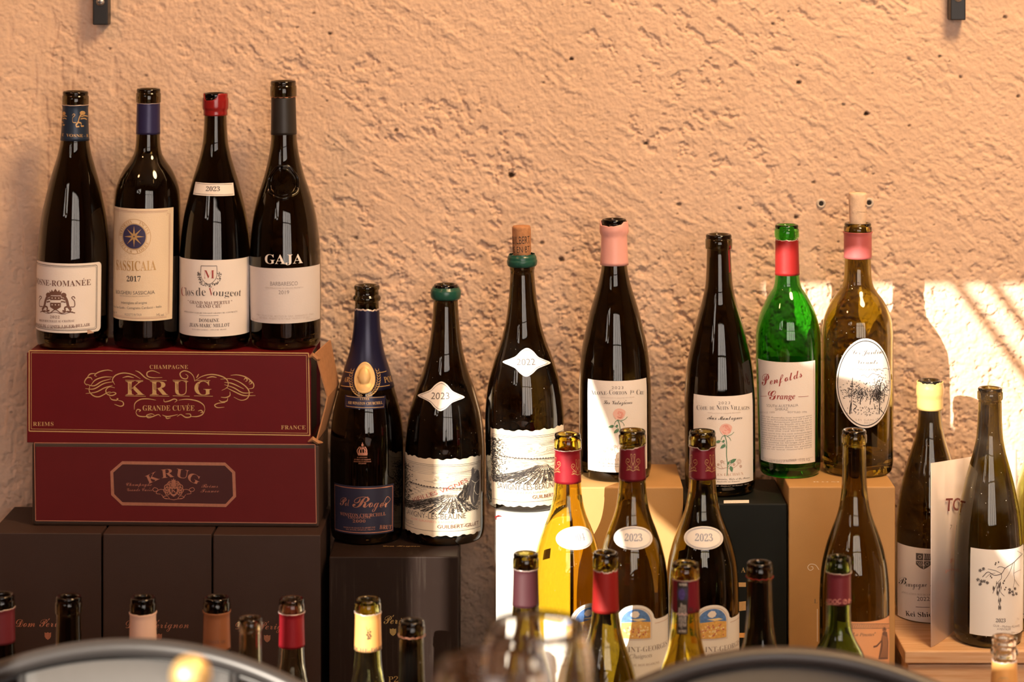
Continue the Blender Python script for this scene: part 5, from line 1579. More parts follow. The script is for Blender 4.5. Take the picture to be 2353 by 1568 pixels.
for x, y0_, y1_, w in ((1948, 868, 950, 1.1), (1945, 925, 952, 2.4), (2012, 880, 952, 2.2), (1968, 912, 930, 1.8), (1990, 915, 930, 1.6), (2024, 905, 925, 1.6)):
    a.curve([(x, y0_), (x - 2 + rng.uniform(-1, 1), (y0_ + y1_) / 2), (x - 3, y1_)], w, 'ink')
a.curve([(1949, 928), (1957, 934), (1950, 942), (1956, 948)], 1.3, 'ink'); a.curve([(2008, 938), (2016, 945), (2022, 952)], 1.6, 'ink')
a.text('LES GAMETS', 1955, 2008, 967, 4.5, 'ink_pale', 'sans', spacing=1.2); a.text('2021', 1973, 1992, 974, 4, 'ink_pale', 'sans')
a.build('lettering', L_)
back_label(b, 176, 850, 1060, 'paper_cream', 40)
cork(b, 'pale cork standing in the oval label bottle', 443, 512, 21, 19.5, 'cork_pale', [('SU', 1985, 1992, 476, 5, 'sans'), ('VITICOLTORE', 1966, 1992, 488, 2, 'sans')], None)

# ============ right end, on the pine crate
b = bottle('dark bottle with thick pale yellow wax collar behind the folded leaflet', 2137, 2.715, Z_CRATE, 873, 79, 26, 'burgundy', 'glass_dusty', 0.0, 27, lip_h=38)
sleeve(b, 'wax_seal', 882, 945, 'wax_yellow', .0022, jag=2.0, smoothlip=True, rmin=25, seed=6)
L_ = uv_label(b, corners(b, '-78', '62', 1262, 1432, 0), 'paper')
a = Art(b.S, .0005)
sx, sy = 2109.5, 1288
a.poly([(sx - 16, sy - 17), (sx + 16, sy - 15), (sx + 16, sy + 10), (sx + 8, sy + 17), (sx, sy + 21), (sx - 8, sy + 17), (sx - 16, sy + 9)], 'ink_soft')
a.line([(sx, sy - 16), (sx, sy + 20)], 1.4, 'paper', 1); a.line([(sx - 16, sy), (sx + 16, sy + 1)], 1.4, 'paper', 1)
for k in range(4): a.line([(sx - 14 + 4 * k, sy + 3), (sx - 6 + 3 * k, sy + 14)], .8, 'paper', 1); a.line([(sx + 2 + 4 * k, sy - 14), (sx + 2 + 4 * k - 1, sy - 3)], .8, 'paper', 1)
a.ring(sx - 8, sy - 8, 3.5, 3.5, .8, 'paper', 1, 10); a.ring(sx + 8, sy + 8, 3.5, 3.5, .8, 'paper', 1, 10)
a.text('B', 2062, 2077, 1343, 17, 'ink', 'sthin'); a.text('ourgogne', 2074, 2117, 1348, 15, 'ink', 'sthin', yr=1349); a.text('P', 2124, 2146, 1349, 17, 'ink', 'sthin'); a.text('inot Noir', 2146, 2186, 1349, 15, 'ink', 'sthin')
a.text('APPELLATION BOURGOGNE CONTROLÉE', 2066, 2175, 1363, 4.5, 'ink_pale', 'serif'); a.text('2022', 2096, 2123, 1381, 9, 'ink_soft', 'bital'); a.line([(2093, 1395), (2123, 1396)], 1.2, 'ink_soft'); a.text('Kei Shiogai', 2074, 2152, 1415, 11, 'ink', 'serif')
a.build('lettering', L_)
# leaflet: folded sheet standing on the crate
dA, dB = 2.592, 2.640
zb = Z_CRATE
fx = [(.4486, PY(2.590)), (.4550, PY(2.598)), (.4620, PY(2.609)), (.4700, PY(2.622)), (.5000, PY(2.680)), (.5400, PY(2.715)), (.5720, PY(2.738))]
path = smooth_path(fx[:4], 5)[:-1] + [fx[3]] + smooth_path(fx[4:], 8)
tp_ = []
for x, y in path:
    dd = y + DW
    tp_.append(PZ(1065 - (CXP + x * FPX / dd - 2140) * .16, dd))
V, F = [], []
for t_ in (0, 0.0006):
    for (x, y), z in zip(path, tp_):
        V += [(x, y + t_, zb + .0005), (x, y + t_, z)]
m = len(path)
for i in range(m - 1):
    F.append((2 * i, 2 * i + 2, 2 * i + 3, 2 * i + 1)); o_ = 2 * m; F.append((o_ + 2 * i, o_ + 2 * i + 1, o_ + 2 * i + 3, o_ + 2 * i + 2))
    F.append((2 * i + 1, 2 * i + 3, o_ + 2 * i + 3, o_ + 2 * i + 1)); F.append((2 * i, o_ + 2 * i, o_ + 2 * i + 2, 2 * i + 2))
F += [(0, 1, 2 * m + 1, 2 * m), (2 * m - 2, 4 * m - 2, 4 * m - 1, 2 * m - 1)]
lf = empty('leaflet', (0, 0, 0)); lf.location = (path[0][0], path[0][1], zb)
tag(lf, 'folded glossy white leaflet with red lettering standing between two bottles', 'leaflet')
V = [(v[0] - path[0][0], v[1] - path[0][1], v[2] - zb) for v in V]
mesh_obj('sheet', V, F, 'paper_gloss', lf, True)
bpy.context.view_layer.update()
A0, A1 = Vector((fx[3][0], fx[3][1], zb)), Vector((fx[4][0], fx[4][1], zb))
ux = (A1 - A0).normalized()
fr = Flat(lf.matrix_world.copy(), A0 - lf.location + Vector((ux.y, -ux.x, 0)) * .0016, ux, (0, 0, 1))
a = Art(fr, 0.0)
a.text('TO', 2172, 2209, 1175, 28, 'foil_scarlet', 'sansb', yr=1173)
a.build('heading', lf, smooth=False); a = Art(fr, 0.0); a.text('7', 2183, 2187, 1217, 10, 'ink_soft', 'sans'); a.build('page_number', lf, smooth=False); a = Art(fr, 0.0); a.text('F', 2184, 2190, 1295, 10, 'ink_rose', 'sans'); a.build('lettering', lf, smooth=False); a = Art(fr, 0.0); a.text('privé', 2173, 2200, 1316, 8, 'ink_rose', 'sans', yr=1310)
a.build('lettering', lf, smooth=False)
# branch label bottle
b = bottle('dusty brown bottle with white label of a bare berry branch, on the pine crate', 2270, 2.620, Z_CRATE, 891, 78, 27.5, 'burgundy', 'glass_dusty', 0.009, 29, lip_h=27)
L_ = uv_label(b, corners(b, 2219, '76', 1264, 1463, 0), 'paper_white')
a = Art(b.S, .0005)
def Z8(P): return [(1980 + x / 4.26, 1200 + y / 4.26) for x, y in P]
for P, w in (([(1540, 310), (1480, 350), (1420, 400), (1340, 450), (1300, 505), (1230, 520), (1170, 490), (1120, 540)], 1.5), ([(1420, 400), (1380, 500), (1330, 570), (1310, 600)], 1.0), ([(1300, 505), (1300, 550), (1265, 590), (1240, 640), (1215, 700)], 1.1), ([(1435, 390), (1430, 500), (1440, 560), (1425, 640)], 1.0),
             ([(1340, 450), (1290, 435), (1260, 445)], 1.0), ([(1300, 505), (1240, 475), (1170, 460)], .9), ([(1240, 500), (1190, 510), (1150, 545)], .8), ([(1265, 590), (1290, 680), (1330, 725)], .9), ([(1430, 500), (1470, 480), (1515, 465)], .7), ([(1440, 560), (1470, 600), (1495, 625)], .7), ([(1540, 310), (1490, 290), (1470, 280)], .8), ([(1280, 640), (1275, 740), (1295, 850)], .8)):
    a.curve(Z8(P), w, 'ink_soft')
rng = random.Random(17)
def berry(x, y, r):
    for k in range(9):
        an = k * .7 + rng.uniform(0, .4)
        a.line(Z8([(x, y), (x + r * math.cos(an), y + r * math.sin(an))]), [.6, 1.5], 'ink_soft')
for x, y in ((1130, 460), (1100, 475), (1080, 565), (1110, 580), (1135, 580), (1165, 595), (1100, 610), (1385, 660), (1415, 680), (1445, 650), (1425, 710), (1460, 700), (1385, 690)): berry(x, y, 16)
for x, y in ((1245, 400), (1272, 392), (1240, 415), (1195, 530), (1205, 545), (1320, 600), (1335, 660), (1345, 640), (1330, 575)): a.ell(*Z8([(x, y)])[0], 1.6, 2.0, 'ink_soft', 0, 8)
for k in range(26):
    x = rng.choice((1230, 1245, 1260, 1275, 1290)) + rng.uniform(-12, 12); y = rng.uniform(600, 700) if k < 18 else rng.uniform(760, 860)
    if k >= 18: x = 1280 + rng.uniform(-12, 14)
    a.line(Z8([(x, y - 24), (x, y), (x - 2, y + 24)]), [.5, 2.2, .4], 'ink_soft')
a.text('2023', 2272, 2295, 1430, 8, 'ink_soft', 'serif'); a.text('GUR - Mathieu ALLANTE', 2266, 2332, 1440, 5, 'ink_grey', 'sans'); a.text('A MENTALIER', 2275, 2308, 1448, 4.5, 'ink_grey', 'sans'); a.text('75cl', 2324, 2331, 1424, 4, 'ink_pale', 'sans'); a.text('12% vol', 2310, 2328, 1455, 3, 'ink_grey', 'sans')
a.build('lettering', L_)
b = bottle('sunlit bottle with a framed cream label cut off by the right edge of the picture', 2420, 2.665, Z_CRATE, 832, 86, 28, 'low', 'glass_yellow_green', 0.0, 29.5)
L_ = uv_label(b, corners(b, '-72', '60', 1265, 1435, 0), 'paper_cream'); a = Art(b.S, .0005); a.uline(corners(b, '-68', '56', 1275, 1425, 0), 2 * b.S.s, 'ink', 0, True)
for k in range(14): a.text('VIN DE FRANCE', 2345, 2460, 1290 + 9.5 * k, 5, 'ink_soft', 'serif')
a.build('lettering', L_)

# ============ third row: maroon capped burgundies
D3 = 2.515
def monogram(a, x, y, s, m):
    for sg in (-1, 1):
        a.curve([(x + sg * 1 * s, y + 4 * s), (x + sg * 3 * s, y - 8 * s), (x + sg * 5 * s, y - 17 * s), (x + sg * 3 * s, y - 19 * s), (x + sg * 1.5 * s, y - 14 * s), (x + sg * 5 * s, y + 2 * s), (x + sg * 8 * s, y + 14 * s), (x + sg * 14 * s, y + 16 * s)], 1.2, m)
        a.curve([(x + sg * 2 * s, y + 12 * s), (x + sg * 9 * s, y + 6 * s), (x + sg * 15 * s, y - 2 * s), (x + sg * 12 * s, y - 9 * s), (x + sg * 7 * s, y - 6 * s), (x + sg * 10 * s, y - 1 * s), (x + sg * 13 * s, y - 4 * s)], 1.1, m)
        a.curve([(x, y + 18 * s), (x + sg * 5 * s, y + 14 * s), (x + sg * 2 * s, y + 6 * s), (x - sg * 3 * s, y - 2 * s)], 1.0, m); a.curve([(x + sg * 2 * s, y + 16 * s), (x + sg * 10 * s, y + 14 * s), (x + sg * 12 * s, y + 10 * s), (x + sg * 7 * s, y + 8 * s)], 1.0, m)
def arch_label(b, deg, year, ydeg, seed, arch=True):
    """oval year label on the shoulder and arched main label with a small painted landscape"""
    def Q(dg, y): return b.S.at(dg, y)
    n_ = 36
    u0, w0_ = Q(ydeg, 1237)
    rr = 49 * b.S.s; rh = 24.5 * b.S.s
    kx = b.R / b.S.r(w0_)
    P = [(u0 + kx * rr * math.cos(2 * math.pi * k / n_), w0_ + rh * math.sin(2 * math.pi * k / n_)) for k in range(n_)]
    L2 = uv_label(b, P, 'paper_white', 'year_label', True)
    a = Art(b.S, .0005, True)
    for f, w in ((.90, .9), (.84, .7)): a.uline([(u0 + kx * rr * f * math.cos(2 * math.pi * k / n_), w0_ + rh * f * math.sin(2 * math.pi * k / n_)) for k in range(n_)], w * b.S.s, 'ink_blue_grey', 0, True)
    a.text(year, (u0 - kx * 20 * b.S.s, w0_ - 6.5 * b.S.s), (u0 + kx * 20 * b.S.s, w0_ - 6.5 * b.S.s), 0, 15, 'ink_blue_grey', 'serif', uv=True)
    a.build('lettering', L2)
    # main label outline: wide body with a pointed arch in the middle
    s = b.S.s
    uc, wsh = Q(deg, 1424)
    wsh = b.S.P(b.cx, 1428)[1]
    wtop = wsh + 36 * s; wbot = wsh - 170 * s
    hw = 44 * s; full = 104 * s
    out = [(uc + full, wbot), (uc + full, wsh)]
    out += [(uc + hw + 6 * s, wsh), (uc + hw, wsh + 4 * s)]
    for k in range(1, 9): 
        t = k / 8
        out.append((uc + hw * (1 - t ** 1.5), wsh + 4 * s + (wtop - wsh - 4 * s) * math.sin(t * math.pi / 2) ** .9))
    out += [(2 * uc - p[0], p[1]) for p in reversed(out[:-1])]
    L_ = uv_label(b, out, 'paper_white', 'label')
    a = Art(b.S, .0005)
    ins = []
    hw2, wt2, wb2 = 34 * s, wtop - 9 * s, wsh - 40 * s
    ins = [(uc + hw2, wb2), (uc + hw2, wsh - 1 * s)] 
    for k in range(1, 9):
        t = k / 8
        ins.append((uc + hw2 * (1 - t ** 1.5), wsh - 1 * s + (wt2 - wsh + 1 * s) * math.sin(t * math.pi / 2) ** .9))
    ins += [(2 * uc - p[0], p[1]) for p in reversed(ins[:-1])]
    a.upoly(ins, 'paint_blue', 0)
    rng = random.Random(seed)
    wm = wsh - 2 * s
    a.upoly([(uc - hw2, wb2), (uc + hw2, wb2), (uc + hw2, wm - 2 * s), (uc + 8 * s, wm + 2 * s), (uc - hw2, wm - 3 * s)], 'paint_orange', 1)
    for _ in range(60):
        x, y = uc + rng.uniform(-hw2 * .85, hw2 * .85), rng.uniform(wb2 + 4 * s, wm - 8 * s)
        a.upoly([(x + 3 * s * math.cos(k * 1.2) * rng.uniform(.4, 1), y + 2.4 * s * math.sin(k * 1.2)) for k in range(5)], rng.choice(('paint_red', 'paint_yellow', 'paint_yellow', 'paint_orange')), 2)
    a.upoly([(uc - 14 * s, wm + 6 * s), (uc + 14 * s, wm + 8 * s), (uc + 24 * s, wm + 4 * s), (uc + 4 * s, wm + 2 * s)], 'paint_yellow', 2)
    a.upoly([(uc - 9 * s, wm + 11 * s), (uc - 13 * s, wm + 16 * s), (uc - 10 * s, wm + 21 * s), (uc - 4 * s, wm + 25 * s), (uc + 4 * s, wm + 24 * s), (uc + 8 * s, wm + 18 * s), (uc + 5 * s, wm + 12 * s), (uc - 2 * s, wm + 9 * s)], 'ink_white', 2)
    a.uline([(p[0] + (2.5 * s if p[0] > uc + 1e-5 else -2.5 * s if p[0] < uc - 1e-5 else 0), p[1] + (2.5 * s if p[1] > wb2 + 1e-4 else -2.5 * s)) for p in ins], .9 * s, 'ink_tan', 3, True)
    a.uline([(uc + hw + 2 * s, wsh - 9 * s), (uc + full - 2 * s, wsh - 9 * s)], .9 * s, 'ink_tan', 0); a.uline([(uc - hw - 2 * s, wsh - 9 * s), (uc - full + 2 * s, wsh - 9 * s)], .9 * s, 'ink_tan', 0)
    def tx(t_, h, dy, cap, m, sty): a.text(t_, (uc - h * s, wsh - dy * s), (uc + h * s, wsh - dy * s), 0, cap, m, sty, uv=True)
    tx('NUITS-SAINT-GEORGES', 92, 70, 12, 'ink_grey', 'thin'); tx('Les Chaignots', 38, 84, 9, 'ink_grey', 'ital'); tx('GRAND VIN DE BOURGOGNE', 60, 102, 5, 'ink_pale', 'serif')
    a.build('lettering', L_)
G3 = None
b = bottle('empty amber bottle glowing in the sun with red foil and oval 2004 label', 1304, 2.545, Z_STEP, 997, 83, 29.5, 'low', 'glass_amber', 0.0, 31.5, lip_h=36)
c = sleeve(b, 'neck_foil', 1037, 1114, 'foil_scarlet', jag=.8, edge='foil_edge', seed=2)
a = Art(b.S, .0006); monogram(a, 1274, 1070, .95, 'ink_gold'); a.build('monogram', c); a = Art(b.S, .0006); monogram(a, 1326, 1075, .95, 'ink_gold'); a.build('monogram', c)
arch_label(b, 34, '2004', 20, 41); back_label(b, 221, 1296, 1322, 'paper_cream', 9)
b = bottle('olive brown bottle with torn maroon foil and sun bleached oval year label', 1453, 2.503, Z_STEP, 988, 83, 29.5, 'low', 'glass_olive', 0.0, 31.5, lip_h=33)
c = sleeve(b, 'neck_foil', 1031, 1108, 'foil_maroon', jag=1.2, slope=6, edge='foil_edge', seed=5)
a = Art(b.S, .0006); monogram(a, 1453, 1064, 1.05, 'ink_gold'); a.build('lettering', c)
arch_label(b, 3, '2023', 0, 42)
b = bottle('olive brown bottle with maroon foil cut in a dip and shaded oval 2023 label', 1614, 2.531, Z_STEP, 990, 84, 29.5, 'low', 'glass_olive', 0.0, 31.5, lip_h=38)
c = sleeve(b, 'neck_foil', 1030, 1105, 'foil_maroon', jag=.6, edge='foil_edge', seed=7, notch=(4, 28, 6))
a = Art(b.S, .0006); monogram(a, 1633, 1066, 1.05, 'ink_gold'); a.build('monogram', c); a = Art(b.S, .0006); monogram(a, 1585, 1066, 1.05, 'ink_gold'); a.build('monogram', c)
arch_label(b, 12, '2023', -1, 43); back_label(b, 185, 1300, 1500, 'paper_cream', 40)
b = bottle('bare necked olive brown bottle with orange label of a robed figure', 1963, 2.50, Z_STEP, 988, 80, 27, 'low', 'glass_olive', 0.0, 28.5, lip_h=31)
L_ = uv_label(b, corners(b, '-40', '72', 1430, 1600, 0), 'paper_orange')
a = Art(b.S, .0005)
for y in (1434, 1444): a.line([(1930 + 12 * k, y) for k in range(10)], 1.0, 'ink_soft')
for k in range(26): a.line([(1930 + 4.1 * k, 1436), (1932 + 4.1 * k, 1442)], .9, 'ink_soft')
a.text('La Pinottes"', 1948, 2001, 1461, 7, 'ink_soft', 'ital')
x, y = 2022, 1485
a.ell(x + 2, y - 38, 5.5, 6, 'ink_sepia', 0, 14)
a.poly([(x - 3, y - 32), (x + 9, y - 33), (x + 13, y - 10), (x + 12, y + 30), (x - 14, y + 30), (x - 8, y), (x - 6, y - 18)], 'ink_sepia')
a.line([(x - 6, y - 12), (x - 18, y + 0), (x - 26, y + 2)], 4, 'ink_sepia')
for k in range(6): a.curve([(x - 4 + 2.6 * k, y - 26 + k), (x - 2 + 2.2 * k, y), (x - 8 + 3.6 * k, y + 26)], .9, 'paper_orange', 1)
a.curve([(x - 2, y - 30), (x - 3, y - 20), (x + 1, y - 14)], 2.4, 'ink_sepia'); a.ring(x + 2, y - 39, 4, 4.6, .7, 'paper_orange', 1, 12)
a.build('lettering', L_)

# ============ front rows
F0 = LEDGE
b = bottle('olive bottle with plum foil standing left of the amber bottle', 1208, 2.40, Z_BOARD, 1271, 82, 28.5, 'low', 'glass_olive', 0.0, 29.5, lip_h=36)
sleeve(b, 'neck_foil', 1313, 1399, 'foil_plum', jag=.8, edge='foil_edge', seed=12)
b = bottle('olive bottle with ragged bright red foil in front of the pair with oval labels', 1391.5, 2.40, Z_BOARD, 1269, 82, 28.5, 'low', 'glass_olive', 0.0, 29.5, lip_h=36)
sleeve(b, 'neck_foil', 1316, 1412, 'foil_red', jag=2.6, edge='foil_edge', seed=14)
b = bottle('amber brown bottle with dark red foil and a black hologram strip', 1575, 2.36, Z_BOARD, 1293, 83, 31, 'low', 'glass_amber', 0.0, 31.5, lip_h=36)
c = sleeve(b, 'neck_foil', 1336, 1412, 'foil_maroon', jag=.5, edge='foil_edge', seed=15)
a = Art(b.S, .0006); a.text('R o', 1580, 1600, 1405, 9, 'ink', 'serif'); a.text('e', 1546, 1549, 1403, 6, 'ink', 'serif'); a.build('lettering', c)
a = Art(b.S, .0009, True)
a.poly([(1556, 1338), (1579, 1338), (1577, 1457), (1554, 1457)], 'foil_black'); a.poly([(1556, 1350), (1579, 1350), (1578.5, 1379), (1555.5, 1379)], 'hologram', 1); a.ell(1565, 1366, 7, 13, 'hologram_violet', 2)
a.text('017532', 1560, 1576, 1346, 5, 'ink_white', 'sansb', 2); a.text('017532', 1558, 1574, 1453, 5, 'ink_white', 'sansb', 2)
for k, (t_, y0_, y1_) in enumerate((('Ce scelle garantit', 1396, 1440), ('l authenticite de la bouteille', 1386, 1444), ('This seal is your proof', 1390, 1440), ('of authenticity', 1390, 1440))):
    V_, F_, asp = text_mesh(t_, 'sansb')
    xx = 1561 + 4.3 * k
    a.raw([b.S.P(xx - 2.2 + yy * 2.8 + 0, y1_ - (y1_ - y0_) * xq) for xq, yy in V_], F_, 'ink_white', 2)
a.curve([(1553, 1413), (1558, 1409), (1560, 1414), (1565, 1410), (1570, 1414), (1574, 1410), (1578, 1415)], 1.8, 'ink_pink', 3)
a.build('security_strip', b.root)['label'] = 'black paper strip with a violet hologram and white small print'
b = bottle('bare necked dark bottle right of the hologram strip bottle', 1745.5, 2.37, Z_BOARD, 1292, 82, 29, 'low', 'glass_brown', 0.0, 30, lip_h=38)
rim_line(b, 1333, 'foil_red', 1.4)
b = bottle('green square shouldered bottle with burgundy lettered foil in front of the orange label bottle', 1927.5, 2.39, Z_BOARD, 1279, 74, 27.5, 'bordeaux', 'glass_deep_green', 0.0, 29, lip_h=38)
c = sleeve(b, 'neck_foil', 1321, 1393, 'foil_wine', jag=1.4, edge='foil_edge', seed=16)
a = Art(b.S, .0006); a.text('MEDOC', 1893, 1929, 1387, 11, 'ink_rose', 'sans'); a.text('M', 1946, 1956, 1387, 11, 'ink_rose', 'sans'); a.ring(1938, 1383, 5, 5, 1.3, 'ink_rose', 0, 18); a.curve([(1935, 1386), (1939, 1380), (1942, 1384)], 1.4, 'ink_rose'); a.line([(1900 + 5 * k, 1390) for k in range(6)], .9, 'ink_rose'); a.build('lettering', c)
b = bottle('yellow green bottle with orange sprig printed foil in front of the black carton', 845.5, 2.40, F0, 1376, 82, 29, 'low', 'glass_yellow_green', 0.0, 30, lip_h=34)
c = sleeve(b, 'neck_foil', 1414, 1500, 'foil_orange', .0007, jag=1.8, edge='foil_edge', seed=17)
a = Art(b.S, .0010)
a.text('COCHE-DURY', 810, 884, 1490, 9, 'ink_soft', 'serif')
a.curve([(843, 1440), (846, 1450), (848, 1462)], 1.3, 'ink'); a.curve([(846, 1450), (850, 1447), (852, 1444)], 1.0, 'ink')
for x, y in ((847, 1454), (852, 1452), (845, 1459), (851, 1458), (848, 1463), (853, 1462), (847, 1468), (851, 1467)): a.ell(x, y, 2.0, 2.4, 'ink', 0, 8)
a.build('lettering', c)
b = bottle('bare necked dark bottle in front of the black carton', 946, 2.315, F0, 1426, 80, 27.5, 'low', 'glass_brown', 0.0, 29.5, lip_h=38)
rim_line(b, 1468, 'foil_copper', 1.2)
b = bottle('clear pale bottle with rose red foil, in front of the right dark carton', 670.5, 2.42, F0, 1375, 80, 28.5, 'low', 'glass_pale', 0.0, 30, lip_h=36)
sleeve(b, 'neck_foil', 1414, 1493, 'foil_scarlet', jag=.6, edge='foil_edge', seed=18)
bottle('short clear bottle without foil, left of the rose red foil bottle', 575.5, 2.335, F0, 1419, 78, 26.5, 'low', 'glass_pale', 0.0, 28, lip_h=30)
b = bottle('dark bottle with rust brown foil between two dark cartons', 498, 2.42, F0, 1372, 80, 29.5, 'low', 'glass_black', 0.0, 31, lip_h=38)
c = sleeve(b, 'neck_foil', 1412, 1500, 'foil_brown', .0006, jag=.6, seed=19)
a = Art(b.S, .0009); a.text('COMTE DE', 478, 520, 1477, 7, 'ink_sepia', 'serif'); a.build('lettering', c)
b = bottle('dark bottle with pale peach foil in front of the middle dark carton', 328.5, 2.42, F0, 1372, 80, 29.5, 'low', 'glass_black', 0.0, 30.5, lip_h=40)
sleeve(b, 'neck_foil', 1415, 1505, 'foil_peach', .0006, jag=.8, seed=20)
bottle('bare necked dark bottle in front of the left dark carton', 158, 2.42, F0, 1370, 80, 29, 'low', 'glass_black', 0.0, 30.5, lip_h=40)
b = bottle('dark bottle with dull maroon foil cut by the left edge of the picture', 4, 2.42, F0, 1366, 80, 29, 'low', 'glass_black', 0.0, 30, lip_h=36)
sleeve(b, 'neck_foil', 1404, 1484, 'foil_wine', .0006, jag=1.5, edge='foil_edge', seed=21)
b = bottle('clear champagne bottle with orange gold foil at the lower right corner', 2308, 2.345, F0, 1463, 84, 27, 'champagne', 'glass_clear', 0.0, 29, lip_h=44, lipkind='ring', name='champagne_bottle')
c = sleeve(b, 'neck_foil', 1524, 1640, 'foil_orange', .0008, jag=1.4, edge='foil_edge', seed=22)
a = Art(b.S, .0012); a.ring(2298, 1566, 8, 9, 1.6, 'ink_gold', 0, 20); a.ring(2304, 1566, 8, 9, 1.6, 'ink_gold', 0, 20); a.build('lettering', c)
# ---------------------------------------------------------------- wall fittings
def shelf_bracket(label, x0, x1, y1, screw_y, d=DW - 0.012):
    root = empty('wall_bracket', (PX((x0 + x1) / 2, d), PY(d), PZ(y1, d)))
    tag(root, label, 'bracket')
    w = (x1 - x0) * d / FPX
    bm = bmesh.new(); add_box(bm, -w / 2, w / 2, -0.006, 0.016, 0, 0.14, 0.0012); bm_obj('upright', bm, 'metal_black', root)
    zz = PZ(screw_y, d) - PZ(y1, d)
    V, F = revolve([(0, .0022), (.0028, .0020), (.0046, .0006), (.0048, -.0002), (.0046, -.0015)], 24)
    V = [(v[0], -0.0062 - v[2], zz + v[1]) for v in V]
    s_ = mesh_obj('screw', V, [f[::-1] for f in F], 'metal_screw', root, True)
    bm = bmesh.new()
    for q in (0, 1):
        c_ = bmesh.ops.create_cube(bm, size=1)
        for v in c_['verts']:
            x, z = (v.co.x * .0052, v.co.z * .0011) if q else (v.co.x * .0011, v.co.z * .0052)
            v.co = Vector((x, -0.0085 + v.co.y * .0006, zz + z))
    bm_obj('cross_slot', bm, 'metal_black', s_)
    return root
shelf_bracket('black steel shelf bracket with cross head screw at the top left of the wall', 215, 250, 57, 4)
shelf_bracket('black steel shelf bracket at the top right of the wall', 2182, 2217, 46, -5)
for x, y, lab in ((1887, 468, 'pale plastic wall plug with dark hole, left of the pale cork'), (1997, 466, 'pale plastic wall plug with dark hole, right of the pale cork')):
    o = empty('wall_plug', (PX(x, DW), wall_y(PX(x, DW), PZ(y, DW)) - 0.0012, PZ(y, DW)))
    tag(o, lab, 'wall plug')
    V, F = revolve([(.0026, -.012), (.0028, .0005), (.0036, .0016), (.0050, .0012), (.0056, -.0010), (.0054, -.014)], 24)
    mesh_obj('collar', [(v[0], -v[2], v[1]) for v in V], [f[::-1] for f in F], 'plastic_plug', o, True)
    V, F = revolve([(0, .0009), (.0027, .0007), (.0027, -.004), (0, -.004)], 16)
    mesh_obj('hole', [(v[0], -v[2], v[1]) for v in V], [f[::-1] for f in F], 'card_shadow', o)

# ---------------------------------------------------------------- chairs, table, glasses, mill in the foreground
def chair(label, cxp, apex, d, half, drop, rot=0.0):
    """metal chair seen from behind: hoop back with a broad middle panel and slots either side"""
    X0, Zt = PX(cxp, d), PZ(apex, d)
    root = empty('metal_chair', (X0, PY(d), 0), (0, 0, rot))
    tag(root, label, 'chair')
    s = d / FPX
    tr_ = 0.0082
    A, Bz = half * s, Zt - tr_
    # hoop: rounded arch, sides running down to the seat, plan slightly curved towards the sitter
    def hoop(x): return Bz - drop * s * (abs(x) / (400 * s)) ** 2.05
    xs_ = np.linspace(-A, A, 41)
    def ydepth(x): return -0.055 * (x / A) ** 2
    path = [(-A - .006, ydepth(A) - .02, .46)] + [(-A - .004, ydepth(A) - .01, .60)] + [(float(x), ydepth(x), hoop(x)) for x in xs_] + [(A + .004, ydepth(A) - .01, .60), (A + .006, ydepth(A) - .02, .46)]
    # soften the shoulders
    path = smooth_path(path, 3)
    V, F = tube(path, tr_, 14)
    mesh_obj('back_hoop', V, F, 'metal_chair', root, True)
    def sheet(x0, x1, z_top, z_bot, y_off, t, mat, name, n=16, m=6):
        V, F = [], []
        for side in (0, t):
            for i in range(n + 1):
                x = x0 + (x1 - x0) * i / n
                for j in range(m + 1):
                    zt = z_top(x); zb_ = z_bot(x)
                    V.append((x, ydepth(x) + y_off + side, zb_ + (zt - zb_) * j / m))
        k = m + 1; o = (n + 1) * k
        for i in range(n):
            for j in range(m):
                F.append((i * k + j, i * k + k + j, i * k + k + j + 1, i * k + j + 1)); F.append((o + i * k + j, o + i * k + j + 1, o + i * k + k + j + 1, o + i * k + k + j))
        for i in range(n):
            for j in (0, m): F.append((i * k + j, (i + 1) * k + j, o + (i + 1) * k + j, o + i * k + j))
        for j in range(m):
            for i in (0, n): F.append((i * k + j, i * k + j + 1, o + i * k + j + 1, o + i * k + j))
        return mesh_obj(name, V, F, mat, root, True)
    rail = 34 * s
    sheet(-A * .97, A * .97, lambda x: hoop(x), lambda x: hoop(x) - rail, 0.001, 0.0016, 'metal_chair', 'top_rail', 24, 2)
    pw = 232 * s
    sheet(-pw, pw, lambda x: hoop(x) - rail + .004 - 14 * s * 0 , lambda x: .47, -0.006, 0.004, 'metal_chair_panel', 'back_panel', 16, 6)
    for sg in (-1, 1):
        V, F = tube([(sg * (pw + .004), ydepth(pw), hoop(pw) - rail * .6), (sg * (pw + .004), ydepth(pw) - .004, .62), (sg * (pw + .002), ydepth(pw) - .02, .46)], .0045, 10)
        mesh_obj('back_post', V, F, 'metal_chair', root, True)
    # seat and legs
    n = 40
    V = []
    for z in (.44, .462):
        for k in range(n):
            an = 2 * math.pi * k / n
            cx_, sx_ = math.cos(an), math.sin(an)
            V.append(((A + .012) * math.copysign(abs(cx_) ** .7, cx_), -0.200 + .180 * math.copysign(abs(sx_) ** .7, sx_), z))
    F = [tuple(range(n - 1, -1, -1)), tuple(range(n, 2 * n))] + [(k, (k + 1) % n, n + (k + 1) % n, n + k) for k in range(n)]
    mesh_obj('seat', V, F, 'metal_chair', root)
    for sx_ in (-1, 1):
        for y_ in (-0.06, -0.34):
            V, F = tube([(sx_ * A * .86, y_, .445), (sx_ * A * .94, y_ + (.03 if y_ > -.2 else -.03), 0.0)], .011, 10)
            mesh_obj('leg', V, F, 'metal_chair', root, True)
    return root
chair('dark grey metal chair with shiny hoop back, at the left front', 300, 1467, 2.08, 545, 77)
chair('black metal chair in shade with hoop back, at the right front', 1795, 1486, 2.03, 520, 82)

